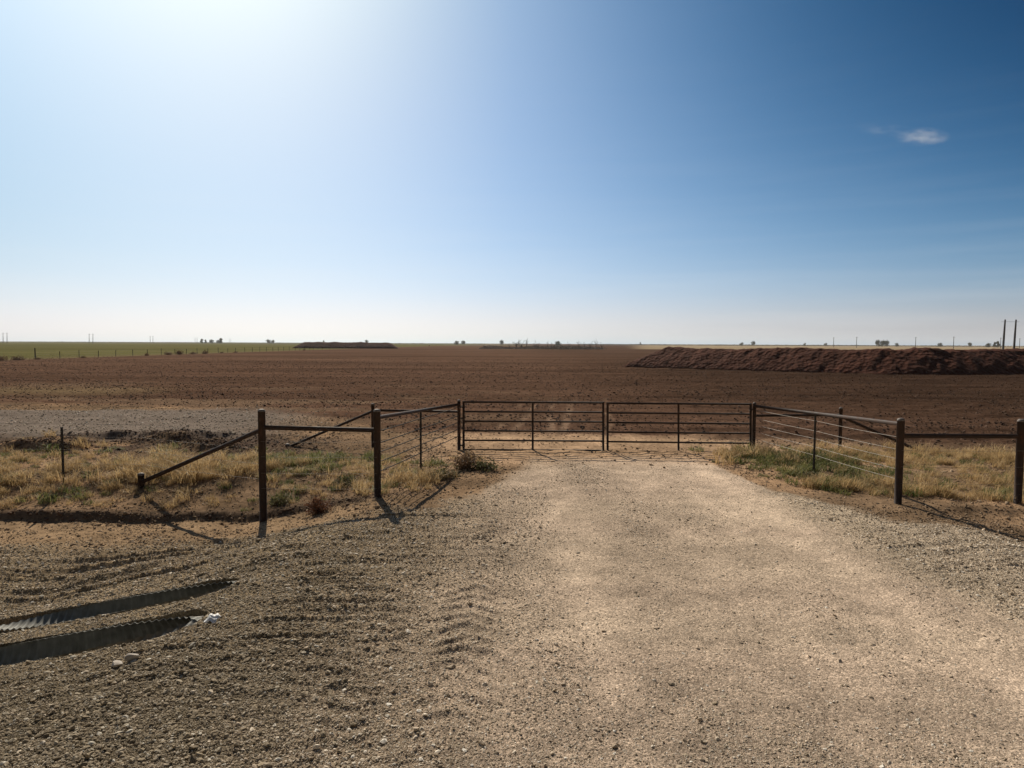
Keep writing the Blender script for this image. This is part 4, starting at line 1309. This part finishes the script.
WTS = [[-0.4287, 0.5097, 0.7755, 0.3778, -7.7625, 0.2165, -0.324, -0.946, -0.2601, -0.0031, 2.4449, -10.7555], [-0.2874, 0.3993, 0.8149, 0.1261, -5.4761, -0.0231, -0.4666, -0.6429, 0.2123, 0.2304, 0.8142, -4.9593], [-0.2032, 0.4625, 0.8914, 0.0243, -5.1317, 0.3087, -0.7191, -0.6357, 0.3061, 0.3558, -0.7586, -2.8606]]
cmb = N(nt, 'ShaderNodeCombineColor')
for ch, ws in enumerate(WTS):
    acc = ws[0]
    for wv, f_ in zip(ws[1:], feats[1:]): acc = mth('MULTIPLY_ADD', f_, wv, acc)
    L(mth('EXPONENT', mth('MINIMUM', mth('MAXIMUM', acc, -2.4), .5)), cmb.inputs[ch])
halves = mixc(nt, 'MIX'); L(back.outputs[0], halves.inputs[0]); L(cmb.outputs[0], halves.inputs[6]); halves.inputs[7].default_value = (.42, .34, .26, 1)  # unseen rear sky gets an added warm grey tone for neutral shadow fill
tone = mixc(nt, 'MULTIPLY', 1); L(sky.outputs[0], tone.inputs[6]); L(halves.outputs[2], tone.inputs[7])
mpw = N(nt, 'ShaderNodeMapping'); mpw.inputs['Scale'].default_value = (2.2, 2.2, 34)
now = N(nt, 'ShaderNodeTexNoise'); now.inputs['Scale'].default_value = 1.6; now.inputs['Detail'].default_value = 5
L(tcw.outputs['Generated'], mpw.inputs[0]); L(mpw.outputs[0], now.inputs['Vector'])
wisp = N(nt, 'ShaderNodeMapRange'); wisp.inputs['From Min'].default_value = .45; wisp.inputs['From Max'].default_value = .75; wisp.inputs['To Max'].default_value = .14
L(now.outputs['Fac'], wisp.inputs['Value'])
low = mth('MULTIPLY', mth('EXPONENT', mth('MULTIPLY', Z_, -9.0)), wisp.outputs[0])
cir = mixc(nt, 'MIX'); L(low, cir.inputs[0]); L(tone.outputs[2], cir.inputs[6]); cir.inputs[7].default_value = (10.2, 10.0, 9.8, 1)
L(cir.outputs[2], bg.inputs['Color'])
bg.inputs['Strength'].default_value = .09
sl = bpy.data.lights.new('sun', 'SUN'); sl.energy = 5.0; sl.angle = R(.5); sl.color = (1, .89, .72)
so = bpy.data.objects.new('sun', sl); C.objects.link(so)
d = Vector((math.sin(R(SUN_AZ)) * math.cos(R(SUN_EL)), math.cos(R(SUN_AZ)) * math.cos(R(SUN_EL)), math.sin(R(SUN_EL))))
so.rotation_euler = (-d).to_track_quat('-Z', 'Y').to_euler(); so.location = (-10, 30, 40)

cam = bpy.data.cameras.new('camera'); cam.sensor_width = 36; cam.lens = 36 * F / 1024
cam.clip_start = .1; cam.clip_end = 30000
co = bpy.data.objects.new('camera', cam); C.objects.link(co)
co.matrix_world = Matrix.Translation((0, 0, CAM_H)) @ CAM_M
sc.camera = co
sc.view_settings.view_transform = 'Standard'; sc.view_settings.look = 'None'
sc.view_settings.exposure = 0; sc.view_settings.gamma = 1
sc.cycles.max_bounces = 6; sc.cycles.diffuse_bounces = 3; sc.cycles.volume_bounces = 3
sc.cycles.use_denoising = True
